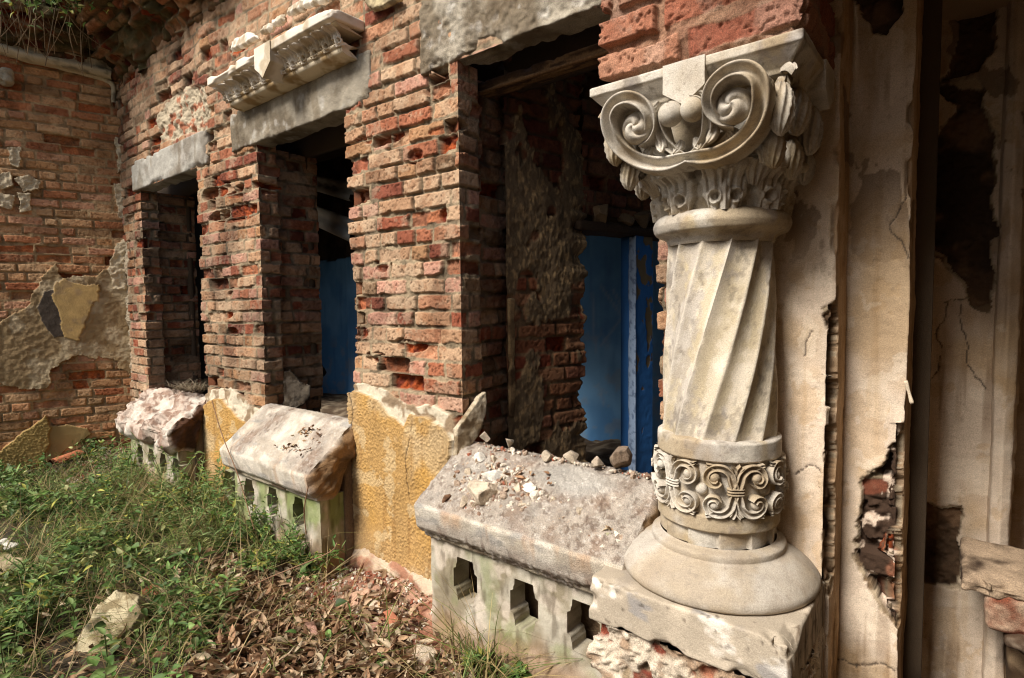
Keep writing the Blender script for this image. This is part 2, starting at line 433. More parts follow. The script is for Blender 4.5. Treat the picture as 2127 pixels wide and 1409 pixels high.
# course steps in the jagged fringe of the piers are left to the masonry itself
def facade_field(X, Z):
    up = sstep(1.2, 2.4, Z)
    dm = np.zeros(X.shape)
    for c, a, b_, w in DMGW:
        dm = np.maximum(dm, w * np.exp(-((X - c[0]) / (a * 1.1)) ** 2 - ((Z - c[1]) / (b_ * 1.1)) ** 2))
    dm = np.where(dm > .25, dm, 0) + .10 * up
    h, c = bond(X, Z, dm, lime=.55)
    h = h + (fb2(X, Z, 1.6, 3, 60) - .5) * .03 * (1 + 3 * up) + (fb2(X, Z, 7, 3, 61) - .5) * .05 * up
    wx = (fb2(X, Z, 12, 4, 40) - .5) * .07; wz = (fb2(X, Z, 12, 4, 41) - .5) * .07
    Xw, Zw = X + wx, Z + wz
    reg = np.zeros(X.shape, np.int8)
    for k, P in enumerate(RUB):
        m = inpoly(Xw, Zw, P)
        hr = crumble(X, Z, 70 + k, .012, .06)
        cc = mix(np.broadcast_to(srgb(214, 196, 165) * .6, c.shape), CRUMB, sstep(.52, .66, fb2(X, Z, 18, 4, 72 + k)) * (.75 if k == 0 else .1))
        h = np.where(m, hr, h); c = np.where(m[..., None], cc, c)
    for k, (PY, PW_) in enumerate(((Y3, Y3W), (Y2, Y2W))):
        mw = inpoly(X + wx * .6, Z + wz * .6, PW_); my = inpoly(X + wx * .4, Z + wz * .4, PY)
        hw = .006 + (fb2(X, Z, 9, 4, 80 + k) - .5) * .03 + (fb2(X, Z, 50, 3, 81) - .5) * .006
        cw = mix(np.broadcast_to(srgb(225, 210, 182) * .7, c.shape), srgb(176, 150, 118) * .55, sstep(.45, .62, fb2(X, Z, 15, 4, 82)))
        pb = fb2(X, Z, 130, 3, 83); pb2 = fb2(X, Z, 190, 2, 84)
        grain = sstep(.40, .72, pb) * .0042 * (.5 + fb2(X, Z, 11, 3, 91)) + (pb2 - .5) * .004
        smoothp = sstep(.6, .7, fb2(X, Z, 2.4, 2, 85))
        hy = .024 + grain * (1 - .6 * smoothp) + (fb2(X, Z, 3, 3, 86) - .5) * .012
        yel = mix(np.broadcast_to(srgb(212, 163, 84) * .62, c.shape), srgb(200, 158, 96) * .62, sstep(.35, .65, fb2(X, Z, 2.6, 4, 87)))
        yel = mix(yel, srgb(206, 182, 142) * .66, sstep(.54, .72, fb2(X, Z, 6, 4, 88)) * .6)
        # damp, washed-out foot and lime streak beside the parapet
        yel = mix(yel, srgb(196, 160, 112) * .6, sstep(-1.0, -1.35, Z + (fb2(X, Z, 5, 3, 89) - .5) * .3) * .7)
        if k == 0:
            yel = mix(yel, srgb(190, 160, 120) * .6, sstep(-2.42, -2.6, X + (fb2(X, Z, 4, 3, 90) - .5) * .12) * .6)
        yel = yel * (0.9 + .2 * sstep(.35, .7, pb))[..., None]
        h = np.where(mw, hw, h); c = np.where(mw[..., None], cw, c); reg = np.where(mw, 1, reg)
        h = np.where(my & mw, hy, h); c = np.where((my & mw)[..., None], yel, c); reg = np.where(my & mw, 2, reg)
    YCR = [polyXZ([(738, 815), (744, 850), (742, 900), (748, 930)]), polyXZ([(865, 880), (850, 960), (858, 1040)])]
    dck = crack_dist(X + (n2(X * 40, Z * 40, 5) - .5) * .01, Z, [[tuple(p) for p in q_] for q_ in YCR])
    kk = sstep(.004, .0015, dck) * (reg == 2); h = h - kk * .006; c = mix(c, C3(.06, .04, .025), kk * .8)
    strk = sstep(.56, .76, fb2(X * 9, Z * .9, 3, 4, 93)) * (reg == 2); c = mix(c, c * np.array([.72, .66, .6]), strk * .7)
    pale = sstep(.6, .66, fb2(X, Z, 10, 5, 94)) * (reg == 2); c = mix(c, srgb(222, 196, 150) * .66, pale * .5)
    return h, c, reg

facade = empty('facade_wall', (-3.3, 0, GZ), 'long ruined brick facade with three window openings, bare brick piers and ochre render below', 'wall')
def var_axis(stops):
    out = [np.array([stops[0][0]])]
    for (a, _), (b, ds) in zip(stops[:-1], stops[1:]):
        n = max(1, int(round((b - a) / ds))); out.append(np.linspace(a, b, n + 1)[1:])
    return np.concatenate(out)
xs = var_axis([(XL, 0), (OPEN[0][0], .008), (OPEN[0][1], .009), (OPEN[1][0], .007), (OPEN[1][1], .006), (OPEN[2][0], .0038), (OPEN[2][1], .006), (XR, .005)])
zs = var_axis([(GZ - .12, 0), (-.3, .0042), (LB[0] + .01, .0042), (1.6, .006), (3.0, .008)])
XX, ZZ = np.meshgrid(xs, zs, indexing='ij')
H, Cc, REG = facade_field(XX, ZZ)
for (a, b_), lz in zip(OPEN, LB):
    for e in (a, b_):
        dd = np.abs(XX - e); H = np.where((dd < .06) & (ZZ < lz + .012), np.maximum(H, -.016 - dd * 1.1), H)
P = np.stack([XX, -H, ZZ], -1)
for (a, b_), lz in zip(OPEN, LB):
    wz_ = (ZZ < lz + .012)
    hl, _, _ = facade_field(np.full(zs.shape, a), zs); hr, _, _ = facade_field(np.full(zs.shape, b_), zs)
    hl = np.maximum(hl, -.016); hr = np.maximum(hr, -.016)
    wl = np.clip(1 - np.abs(a - XX) / .05, 0, 1) * (XX <= a + 1e-6) * wz_
    wr = np.clip(1 - np.abs(XX - b_) / .05, 0, 1) * (XX >= b_ - 1e-6) * wz_
    P[..., 0] += wl * hl[None, :] - wr * hr[None, :]
xc = .5 * (XX[:-1, :-1] + XX[1:, 1:]); zc = .5 * (ZZ[:-1, :-1] + ZZ[1:, 1:])
keep = np.ones(xc.shape, bool)
for (a, b_), lz in zip(OPEN, LB): keep &= ~((xc > a) & (xc < b_) & (zc < lz + .012))
R00 = REG[:-1, :-1]
grid_obj('brick_face', P, M_BRICK, facade, Cc, keep & (R00 == 0))
pm2 = keep & (R00 >= 1)
o = grid_obj('yellow_render', P, M_RENDER, facade, Cc, pm2 & (xc > -3))
tag(o, 'ochre roughcast render with broken white edge at the foot of the big pier', None)
o = grid_obj('yellow_render', P, M_RENDER, facade, Cc, pm2 & (xc < -3))
tag(o, 'pale ochre render patch at the foot of the narrow pier', None)
# reveals: the masonry turns round each pier edge into the opening, then steps back
def reveal(a, sgn, lz, z0, depths, ny=.006, dark=1.0):
    """sgn=+1: face looks towards +X (left side of an opening)"""
    (y1, dx2, y2) = depths
    segs = [((0, y1), 0), ((y1, y1 + dx2), 1), ((y1 + dx2, y1 + dx2 + y2), 2)]
    sv = var_axis([(0, 0), (y1, ny), (y1 + dx2, ny), (y1 + dx2 + y2, ny)])
    zv = np.linspace(z0, lz + .012, int((lz - z0) / .0058))
    SS, ZV = np.meshgrid(sv, zv, indexing='ij')
    XF = a + sgn * SS
    h, c, rg = facade_field(XF, ZV)
    h = np.where(rg > 0, np.minimum(h, .008), h); h = np.where(SS < .06, np.maximum(h, -.016 - SS * 1.1), h)
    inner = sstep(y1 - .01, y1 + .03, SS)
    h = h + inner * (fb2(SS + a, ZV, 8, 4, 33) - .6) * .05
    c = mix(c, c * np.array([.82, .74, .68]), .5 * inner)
    bx = np.where(SS <= y1, 0, np.where(SS <= y1 + dx2, -(SS - y1), -dx2))
    by = np.where(SS <= y1, SS, np.where(SS <= y1 + dx2, y1, SS - dx2))
    nx = np.where(SS <= y1, 1.0, np.where(SS < y1 + dx2, 0.0, 1.0)); ny_ = np.where((SS > y1) & (SS < y1 + dx2), -1.0, 0.0)
    # mitre at the outer edge and at the two steps
    hf = h[0][None, :]; w0 = np.clip(1 - SS / .05, 0, 1)
    X = bx + nx * h; Yv = by - (-ny_) * 0 + ny_ * h - w0 * hf
    i1 = np.argmin(np.abs(sv - y1)); i2 = np.argmin(np.abs(sv - y1 - dx2))
    for i, (mx, my) in ((i1, (0, -1)), (i2, (0, -1))):
        w = np.clip(1 - np.abs(SS - sv[i]) / .03, 0, 1)
        use = w * (nx != 0)
        Yv = Yv + use * my * h[i][None, :]
    P = np.stack([a + sgn * X, Yv, ZV], -1)
    return P, c
for (a, b_), lz in zip(OPEN, LB):
    for e, sg in ((a, 1), (b_, -1)):
        z0 = SILL_Z - .25 if e != OPEN[2][0] else SILL_Z - .3
        P, c = reveal(e, sg, lz, z0, (.13, .07, .34) if sg > 0 else (.13, .05, .25), .006 if e > -3 else .008)
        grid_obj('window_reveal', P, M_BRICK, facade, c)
# lintels
def lintel(x0, x1, z0, z1, y0, y1, seed, res, amp, col, col2, label, chipv=.03):
    V, Q = rough_block((x1 - x0, y1 - y0, z1 - z0), res, amp, 9, seed, .01, chipv, 7)
    V = V + np.array([(x0 + x1) / 2, (y0 + y1) / 2, (z0 + z1) / 2])
    V[:, 1] += (fb3(V, 26, 4, seed + 3) - .5) * amp * 2.2 + (sstep(.45, .7, fb3(V, 60, 3, seed + 13)) - .4) * amp * .4
    t = sstep(.42, .62, fb3(V, 5, 4, seed + 5)); c = mix(np.broadcast_to(col, V.shape), col2, t)
    c = mix(c, srgb(214, 208, 196) * .72, sstep(.6, .72, fb3(V, 16, 5, seed + 7)) * .4)
    c = mix(c, c * np.array([.62, .56, .48]), sstep(.55, .7, fb3(V * np.array([1, 1, .35]), 14, 5, seed + 17)) * .7)
    o = mesh_obj('lintel', V, Q, M_CONC, facade, c); tag(o, label, None)
    return o
lintel(-5.74, -4.27, 1.038, 1.285, -.014, .13, 3, .012, .004, srgb(196, 190, 176) * .62, srgb(160, 150, 134) * .6, 'pale smooth concrete lintel over the far window', .02)
lintel(-3.885, -2.39, 1.05, 1.30, -.016, .13, 5, .009, .006, srgb(184, 172, 150) * .58, srgb(140, 126, 104) * .55, 'weathered concrete lintel under the carved cornice', .016)
lintel(-2.02, -.70, 1.075, 1.42, -.014, .12, 8, .0065, .012, srgb(190, 178, 156) * .6, srgb(150, 134, 110) * .55, 'rough lumpy concrete lintel over the near window', .028)

# ---------------------------------------------------------------- wrapped sheets (a relief that follows a path in plan)
def wrap(path, ds, zs, field, mit=.05):
    path = np.asarray(path, float); pos = []; nrm = []; sv = []; seg = []; s0 = 0
    n = len(path) - 1; T = np.diff(path, axis=0); L = np.linalg.norm(T, axis=1); T /= L[:, None]
    N = np.stack([T[:, 1], -T[:, 0]], 1)
    for k in range(n):
        d = ds[k] if hasattr(ds, '__len__') else ds
        m = max(1, int(round(L[k] / d))); t = np.linspace(0, L[k], m + 1)
        if k: t = t[1:]
        for x in t: pos.append(path[k] + T[k] * x); nrm.append(N[k]); sv.append(s0 + x); seg.append(k)
        s0 += L[k]
    pos = np.array(pos); nrm = np.array(nrm); sv = np.array(sv); seg = np.array(seg)
    cs = np.concatenate([[0], np.cumsum(L)])
    SS, ZZ = np.meshgrid(sv, zs, indexing='ij')
    h, c = field(SS, ZZ)
    XY = pos[:, None, :] + nrm[:, None, :] * h[..., None]
    for k in range(1, n):
        i = int(np.argmin(np.abs(sv - cs[k])))
        for j in range(len(sv)):
            t = abs(sv[j] - cs[k])
            if t < mit:
                other = N[k] if seg[j] == k - 1 else N[k - 1]
                if seg[j] not in (k - 1, k): continue
                w = 1 - t / mit
                XY[j] += other[None, :] * (h[i] * w)[:, None]
    return np.concatenate([XY, ZZ[..., None]], -1), SS, ZZ, c

# ---------------------------------------------------------------- left wall
LO = np.array([-6.1, 0.0]); LD = np.array([-.289, -.957]); LN = np.array([.957, -.289])
def LW(u, v, off=0.0):
    d = ray(u, v); o_ = LO + LN * off
    A = np.array([[d[0], -LD[0]], [d[1], -LD[1]]]); t, s = np.linalg.solve(A, o_ - CAM[:2])
    return np.array([s, (CAM + t * d)[2]])
def LP(u, v, off=0.0):
    s, z = LW(u, v, off); p = LO + LN * off + LD * s
    return np.array([p[0], p[1], z])
def lpoly(pts): return np.array([LW(u, v) for u, v in pts])
L_GREY = lpoly([(-60, 700), (20, 660), (60, 640), (75, 590), (110, 545), (135, 575), (150, 568), (200, 575), (225, 560), (240, 510), (262, 480), (300, 640), (275, 780), (247, 763), (233, 745), (150, 742), (112, 772), (95, 805), (60, 812), (10, 802), (-60, 770)])
L_CREAM = lpoly([(108, 618), (116, 586), (135, 580), (160, 590), (208, 594), (204, 618), (190, 640), (176, 680), (165, 708), (136, 702), (128, 680), (124, 650), (116, 632)])
L_DARK = lpoly([(78, 640), (92, 606), (118, 600), (126, 650), (134, 700), (112, 702), (92, 676)])
L_YEL = lpoly([(-60, 1000), (-60, 950), (0, 938), (60, 890), (95, 863), (106, 885), (100, 930), (78, 965), (30, 992)])
L_YEL2 = lpoly([(96, 882), (150, 885), (184, 890), (192, 902), (140, 935), (60, 992), (60, 960)])
L_BLOB = [lpoly([(18, 306), (40, 304), (46, 330), (38, 350), (22, 345)]), lpoly([(-10, 362), (20, 362), (28, 385), (5, 395), (-10, 390)]), lpoly([(28, 372), (60, 366), (86, 378), (80, 395), (50, 398)]), lpoly([(35, 400), (60, 400), (70, 440), (40, 445)]), lpoly([(-10, 400), (30, 405), (25, 432), (-10, 430)]),
          lpoly([(225, 560), (240, 505), (262, 490), (262, 600), (240, 600)]), lpoly([(238, 285), (256, 290), (258, 350), (244, 360)]), lpoly([(236, 380), (262, 380), (266, 460), (246, 450)])]
bondL = Bond(23, z0=.02, L=.25, H=.125, pm=.03, pe=.12, hp=.35, joint=.008)
def left_field(s, Z):
    dm = .10 * sstep(1.3, 2.2, Z)
    h, c = bondL(s, Z, dm, lime=.25)
    c = mix(c, srgb(200, 152, 102) * .6, .2) * 1.5 * np.array([1, .96, .86])
    h = h + (fb2(s, Z, 2, 3, 160) - .5) * .03
    lowp = sstep(-.75, -1.0, Z)
    wx = (fb2(s, Z, 13, 4, 140) - .5) * .08; wz = (fb2(s, Z, 13, 4, 141) - .5) * .08
    reg = np.zeros(s.shape, np.int8)
    m = inpoly(s + wx, Z + wz, L_GREY)
    hg = .014 + (fb2(s, Z, 5, 4, 142) - .5) * .03 + (fb2(s, Z, 30, 4, 143) - .5) * .016
    cg = mix(np.broadcast_to(srgb(188, 158, 114) * .62, c.shape), srgb(216, 192, 152) * .68, sstep(.45, .65, fb2(s, Z, 9, 4, 144)))
    h = np.where(m, hg, h); c = np.where(m[..., None], cg, c); reg = np.where(m, 1, reg)
    for P in L_BLOB:
        mb = inpoly(s + wx * .6, Z + wz * .6, P)
        h = np.where(mb, .02 + (fb2(s, Z, 30, 4, 150) - .5) * .04, h); c = np.where(mb[..., None], srgb(226, 206, 170) * .8, c); reg = np.where(mb, 1, reg)
    md = inpoly(s + wx * .3, Z + wz * .3, L_DARK)
    h = np.where(md & m, hg * .3 + .018, h); c = np.where((md & m)[..., None], srgb(112, 98, 84) * .5, c)
    wx2 = (fb2(s, Z, 35, 3, 146) - .5) * .03
    mc = inpoly(s + wx2, Z + wx2, L_CREAM)
    h = np.where(mc, .03, h); c = np.where(mc[..., None], mix(np.broadcast_to(srgb(226, 188, 122) * .72, c.shape), srgb(206, 172, 122) * .66, sstep(.5, .7, fb2(s, Z, 12, 3, 147))), c); reg = np.where(mc, 1, reg)
    m2 = inpoly(s + wx * .5, Z + wz * .5, L_YEL2)
    h = np.where(m2, .012 + (fb2(s, Z, 12, 3, 149) - .5) * .008, h); c = np.where(m2[..., None], srgb(196, 166, 108) * .6, c); reg = np.where(m2, 2, reg)
    my = inpoly(s + wx * .5, Z + wz * .5, L_YEL)
    h = np.where(my, .03 + sstep(.4, .7, fb2(s, Z, 130, 3, 148)) * .006, h); c = np.where(my[..., None], srgb(204, 172, 104) * .62, c); reg = np.where(my, 2, reg)
    return h, c, reg
side = empty('side_wall', (-6.3, -.5, GZ), 'bare brick side wall meeting the facade in the far left corner, with grey plaster patches', 'wall')
ls = np.arange(-.12, 1.9, .006); lz = np.arange(GZ - .12, 3.0, .0056)
LS, LZ = np.meshgrid(ls, lz, indexing='ij')
h, c, rg = left_field(LS, LZ)
P = np.stack([LO[0] + LD[0] * LS + LN[0] * h, LO[1] + LD[1] * LS + LN[1] * h, LZ], -1)
r0 = rg[:-1, :-1]
grid_obj('brick_face', P, M_BRICK, side, c, r0 == 0)
tag(grid_obj('plaster_patch', P, M_CONC, side, c, r0 == 1), 'torn grey and cream plaster patch', None)
tag(grid_obj('yellow_render', P, M_RENDER, side, c, r0 == 2), 'ochre roughcast remnant by the ground', None)
# remnant of a plaster cornice high on the side wall
def wallsweep(pts, prof, wid, hgt, n=60, name='cornice_moulding', parent=None, colr=None, seed=0, mat=None):
    pts = smooth_path([LP(u, v, .01) for u, v in pts], n)
    nr = np.tile(np.array([LN[0], LN[1], 0.0]), (n, 1))
    Pg = sweep(pts, nr, wid, hgt, prof)
    Pg = Pg + (fb3(Pg, 20, 3, seed) - .5)[..., None] * .012
    cc = mix(np.broadcast_to(colr, Pg.shape), np.asarray(colr) * .45, sstep(.52, .66, fb3(Pg, 14, 4, seed + 2)))
    return grid_obj(name, Pg, mat or M_PLASTER, parent, cc)
MPROF = [(-.5, 0), (-.5, .35), (-.38, .45), (-.3, .3), (-.12, .3), (0, .45), (.1, .8), (.25, 1), (.4, 1), (.45, .8), (.5, .8), (.5, 0)]
wallsweep([(-40, 82), (60, 112), (140, 128), (232, 150)], MPROF, .15, .11, 60, 'cornice_moulding', side, srgb(222, 206, 172) * .78, 3)
wallsweep([(40, 122), (140, 145), (215, 166), (234, 178), (236, 205), (237, 214)], [(-.5, 0), (-.4, .8), (0, 1), (.4, .8), (.5, 0)], .035, .025, 60, 'cornice_bead', side, srgb(226, 210, 176) * .78, 5)
V, Q = rough_block((.16, .10, .13), .012, .02, 12, 31, .04, .03)
o = mesh_obj('plaster_lump', xform(V, LP(12, 160, .04)), Q, M_CONC, side, srgb(214, 200, 172) * .62)

# ---------------------------------------------------------------- corbelled, broken eave above the far corner
eave = empty('broken_eave', (-5.2, -.1, 2.2), 'dark overhanging ledge of broken brickwork above the far corner', 'eave')
bondE = Bond(37, z0=.0, pm=.16, pe=.3, hp=.6)
def eave_sheet(org, dr, nr, s0, s1, prof, name, seed):
    pr = smooth_path([(a, b_, 0) for a, b_ in prof], 130)[:, :2]
    al = np.concatenate([[0], np.cumsum(np.linalg.norm(np.diff(pr, axis=0), axis=1))])
    sv = np.arange(s0, s1, .009); SS, AA = np.meshgrid(sv, al, indexing='ij')
    h, c = bondE(SS, AA, .1, lime=.1)
    st = np.floor(AA / .08) * .08
    h = h * 1.6 + (fb2(SS, AA, 3, 4, seed) - .5) * .22 + (fb2(SS, AA, 11, 3, seed + 1) - .5) * .09
    pt = np.stack([np.gradient(pr[:, 0]), np.gradient(pr[:, 1])], 1); pt /= np.linalg.norm(pt, axis=1)[:, None]
    pn = np.stack([pt[:, 1], -pt[:, 0]], 1)
    o_ = pr[None, :, 0] + pn[None, :, 0] * h; z_ = pr[None, :, 1] + pn[None, :, 1] * h
    ext = sstep(s1, s1 - .9, SS)
    o_ = o_ * (.25 + .75 * ext)
    P = np.stack([org[0] + dr[0] * SS + nr[0] * o_, org[1] + dr[1] * SS + nr[1] * o_, z_], -1)
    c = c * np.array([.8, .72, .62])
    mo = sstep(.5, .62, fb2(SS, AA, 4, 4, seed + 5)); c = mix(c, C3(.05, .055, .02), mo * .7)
    return grid_obj(name, P, M_BRICK, eave, c)
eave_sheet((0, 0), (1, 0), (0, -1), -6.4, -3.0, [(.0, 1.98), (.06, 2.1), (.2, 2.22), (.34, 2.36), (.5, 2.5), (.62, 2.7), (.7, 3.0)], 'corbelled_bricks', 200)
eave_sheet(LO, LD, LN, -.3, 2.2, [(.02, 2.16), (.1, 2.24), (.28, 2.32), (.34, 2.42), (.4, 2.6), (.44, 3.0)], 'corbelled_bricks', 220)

# ---------------------------------------------------------------- stepped plaster jamb on the right
XA0, XA1, YB, XB1, YC, XC1 = -.63, -.305, .175, -.147, .75, .06
jpath = [(XA0, 0), (XA1, 0), (XA1, YB), (XB1, YB), (XB1, YC), (XC1, YC), (XC1 + .007, YC - .035), (XC1 + .033, YC - .052), (XC1 + .06, YC - .035), (XC1 + .068, YC), (XC1 + .068, YC + .3), (1.0, YC + .3)]
def sA(u, v): p = atY(u, v, 0); return (p[0] - XA0, p[2])
sB0 = XA1 - XA0 + YB
def sB(u, v): p = atY(u, v, YB); return (sB0 + p[0] - XA1, p[2])
sC0 = sB0 + XB1 - XA1 + YC - YB
def sC(u, v): p = atY(u, v, YC); return (sC0 + p[0] - XB1, p[2])
JT_A = np.array([sA(*p) for p in [(1702, 652), (1722, 640), (1736, 622), (1775, 618), (1775, 1225), (1716, 1222), (1712, 1090), (1716, 940), (1728, 870), (1733, 760), (1722, 690)]])
JT_B = np.array([sB(*p) for p in [(1884, 815), (1879, 870), (1852, 925), (1838, 965), (1792, 1000), (1789, 1035), (1778, 1080), (1775, 1150), (1800, 1185), (1832, 1250), (1868, 1295), (1905, 1300), (1905, 815)]])
JT_B2 = np.array([sB(*p) for p in [(1775, -60), (1790, 20), (1815, 65), (1835, 60), (1850, 75), (1878, 30), (1885, -60)]])
JT_C = [np.array([sC(*p) for p in P]) for P in ([(1905, 180), (1990, 172), (2040, 195), (2064, 300), (2062, 560), (2054, 630), (2020, 632), (2000, 580), (1962, 532), (1926, 500), (1905, 470), (1905, 340), (1950, 290), (1985, 215)], [(1990, -60), (2062, -60), (2058, 100), (2030, 150), (1962, 162), (1992, 80)], [(1895, 1040), (1990, 1060), (2000, 1180), (1980, 1220), (1900, 1210)])]
CR = [[sB(*p) for p in [(1888, 400), (1868, 440), (1846, 466), (1850, 480), (1874, 502), (1886, 540)]], [sA(*p) for p in [(1687, 690), (1672, 715), (1668, 740)]], [sC(*p) for p in [(1968, 630), (1962, 660), (1942, 690), (1954, 720), (1953, 765), (1936, 785)]], [sC(*p) for p in [(1995, 625), (1996, 660), (2008, 720), (2005, 750), (2025, 780), (2048, 805)]], [sC(*p) for p in [(1960, 630), (1985, 622), (2006, 620)]],
      [sB(*p) for p in [(1740, 1366), (1780, 1384), (1830, 1378), (1868, 1400)]], [sA(*p) for p in [(1650, 982), (1690, 968), (1714, 985)]]]
bondJ = Bond(51, z0=.03, pm=.1, pe=.3, red=.3)
def jamb_field(s, Z):
    ce = srgb(230, 208, 182) * .70
    t1 = fb2(s, Z, 5, 4, 300); t2 = fb2(s, Z, 22, 4, 301); t3 = fb2(s, Z, 60, 3, 302)
    c = mix(np.broadcast_to(ce, s.shape + (3,)), srgb(206, 172, 126) * .68, sstep(.45, .7, t1) * .7)
    flake = sstep(.62, .645, fb2(s, Z * .8, 12, 5, 303)); c = mix(c, srgb(216, 180, 132) * .64, flake * .4)
    fl2 = sstep(.64, .655, fb2(s, Z, 12, 4, 304)); c = mix(c, srgb(240, 222, 196) * .76, fl2 * .4)
    spk = sstep(.74, .8, fb2(s, Z, 75, 3, 305)); c = mix(c, C3(.12, .08, .05), spk * .25)
    # bigger brown losses of the paint skin
    bl = sstep(.60, .61, fb2(s, Z * .6, 9, 5, 306)) * sstep(.0, .3, Z); c = mix(c, srgb(120, 90, 60) * .5, bl * .6)
    drip = sstep(.55, .75, fb2(s * 9, Z * .9, 4, 4, 307)); c = mix(c, c * np.array([.8, .72, .6]), drip * .5)
    h = (t1 - .5) * .012 + (t2 - .5) * .004 + (t3 - .5) * .0012 - flake * .001 - bl * .0015
    rdg = np.abs(fb2(s, Z, 3.2, 3, 351) - .5); hair = sstep(.0022, .0008, rdg) * 0
    run = sstep(.54, .7, fb2(s * 14, Z * .7, 2.2, 4, 353)) * sstep(.35, .65, fb2(s, Z, 3, 3, 354)); c = mix(c, srgb(150, 112, 72) * .5, run * .5)
    # returns: streaky, gouged
    ret = ((s > XA1 - XA0 + .003) & (s < sB0 - .002)) | ((s > sB0 + XB1 - XA1 + .003) & (s < sC0 - .01))
    g = fb2(s * 70, Z * 3, 1, 4, 308); gg = sstep(.62, .72, fb2(s * 24, Z * 2.4, 1, 4, 309))
    h = np.where(ret, h + (g - .5) * .006 - gg * .012, h); c = np.where(ret[..., None], mix(c * np.array([1.0, .88, .74]), C3(.22, .165, .115), np.maximum(gg * .8, sstep(.6, .8, g) * .3)), c)
    # torn plaster
    wx = (fb2(s, Z, 16, 4, 310) - .5) * .05; wz = (fb2(s, Z, 16, 4, 311) - .5) * .05
    hb, cb = bondJ(s, Z, .2, lime=.25)
    for k, Pp in enumerate([JT_A, JT_B, JT_B2] + JT_C):
        cen = Pp.mean(0); mo = inpoly(s + wx * 1.3, Z + wz * 1.3, cen + (Pp - cen) * 1.07); m = inpoly(s + wx, Z + wz, Pp)
        h = np.where(mo, h - .006, h); c = np.where(mo[..., None], mix(np.broadcast_to(srgb(206, 184, 152) * .6, c.shape), srgb(150, 124, 94) * .5, sstep(.45, .6, fb2(s, Z, 25, 3, 355))), c)
        rough = crumble(s, Z, 320 + k, .024, .04)
        if k == 1:
            hh = np.where(n2(s * 14, Z * 6, 5) > .35, hb - .018, rough); cc = mix(cb * .75, srgb(90, 66, 48) * .4, sstep(.42, .5, fb2(s, Z, 9, 3, 330)))
            cc = mix(cc, srgb(230, 205, 180) * .6, sstep(.62, .66, fb2(s, Z, 26, 3, 333)))
        else:
            hh = rough if k else rough * 1.2
            base = srgb(104, 80, 58) * .62 if k > 2 else srgb(104, 80, 58) * .6
            cc = mix(np.broadcast_to(base, c.shape), base * 1.9, sstep(.48, .66, fb2(s, Z, 14, 5, 331))); cc = mix(cc, base * .45, sstep(.5, .62, fb2(s, Z, 6, 4, 335)))
        h = np.where(m, hh, h); c = np.where(m[..., None], cc, c)
    d = crack_dist(s + (t2 - .5) * .02, Z + (t3 - .5) * .02, CR)
    ck = sstep(.003, .0012, d); h = h - ck * .004; c = mix(c, C3(.05, .035, .025), ck * .85)
    # chipped arrises
    for sc_ in (XA1 - XA0, sB0 + XB1 - XA1):
        e = np.abs(s - sc_); ch = sstep(.55, .7, fb2(s * 0 + 3.3 * sc_, Z, 9, 4, 340)) * sstep(.02, .0, e)
        h = h - ch * .012; c = mix(c, srgb(150, 120, 90) * .5, ch * .6)
    return h, c
jamb = empty('stepped_jamb', (-.3, .2, GZ), 'tall stepped plaster jamb behind the spiral column, torn open to brick at its foot', 'wall')
jz = np.arange(GZ - .1, 1.75, .0048)
P, SS, ZZ_, c = wrap(jpath, [.0036, .006, .0036, .008, .0042, .006, .006, .006, .006, .006, .012, .02], jz, jamb_field, .02)
sc_ = .5 * (SS[:-1, :-1] + SS[1:, 1:])
a1, a2, a3 = XA1 - XA0, sB0 + XB1 - XA1, sC0 + XC1 - XB1
tag(grid_obj('plaster_strip', P, M_PLASTER, jamb, c, sc_ < sB0), 'pale plaster strip right beside the column', None)
tag(grid_obj('plaster_strip', P, M_PLASTER, jamb, c, (sc_ >= sB0) & (sc_ < sC0)), 'set-back plaster strip with a ragged hole showing brick', None)
tag(grid_obj('plaster_panel', P, M_PLASTER, jamb, c, (sc_ >= sC0) & (sc_ < a3)), 'shaded plaster panel with big dark losses', None)
tag(grid_obj('round_moulding', P, M_PLASTER, jamb, c, sc_ >= a3), None, None)
# a splinter of plaster hanging at the arris
V, Q = rough_block((.008, .012, .07), .006, .004, 30, 4, .003)
mesh_obj('plaster_splinter', xform(V, atY(1888, 815, YB - .006), (.1, -.25, 0)), Q, M_PLASTER, jamb, srgb(235, 215, 185) * .75)
# broken sill stump low in the niche on the right edge
stump = empty('broken_sill_stump', tuple(atY(2060, 1330, .4)), 'broken masonry stump with a moulded edge low in the niche at the right', 'masonry stump')
x0 = atY(1994, 1200, .42)[0]; zt = atY(2060, 1192, .42)[2]
def blk(name, mat, parent, dims, loc, col, col2=None, seed=0, res=.007, amp=.006, sc=14, edge=.01, chip=.02, rot=(0, 0, 0), t0=.45, t1=.62, csc=9, label=None):
    V, Q = rough_block(dims, res, amp, sc, seed, edge, chip, 9)
    V = xform(V, loc, rot)
    c = np.broadcast_to(np.asarray(col, float), V.shape)
    if col2 is not None: c = mix(c, col2, sstep(t0, t1, fb3(V, csc, 4, seed + 4)))
    o = mesh_obj(name, V, Q, mat, parent, c)
    if label: o['label'] = label
    return o
blk('rubble_top', M_CONC, stump, (.6, .30, .05), (x0 + .3, .53, zt - .03), srgb(206, 178, 146) * .6, srgb(96, 74, 56) * .45, 3, .005, .006, 40, .012, .03, (.12, .03, .02))
blk('brick_core', M_BRICK, stump, (.56, .24, .12), (x0 + .345, .52, zt - .115), srgb(222, 192, 160) * .64, srgb(160, 92, 66) * .55, 5, .006, .012, 16, .02, .03)
blk('moulded_edge', M_PLASTER, stump, (.5, .2, .06), (x0 + .36, .48, zt - .215), srgb(226, 204, 176) * .7, srgb(110, 86, 66) * .5, 7, .006, .006, 12, .028, .03, (.1, .12, 0))
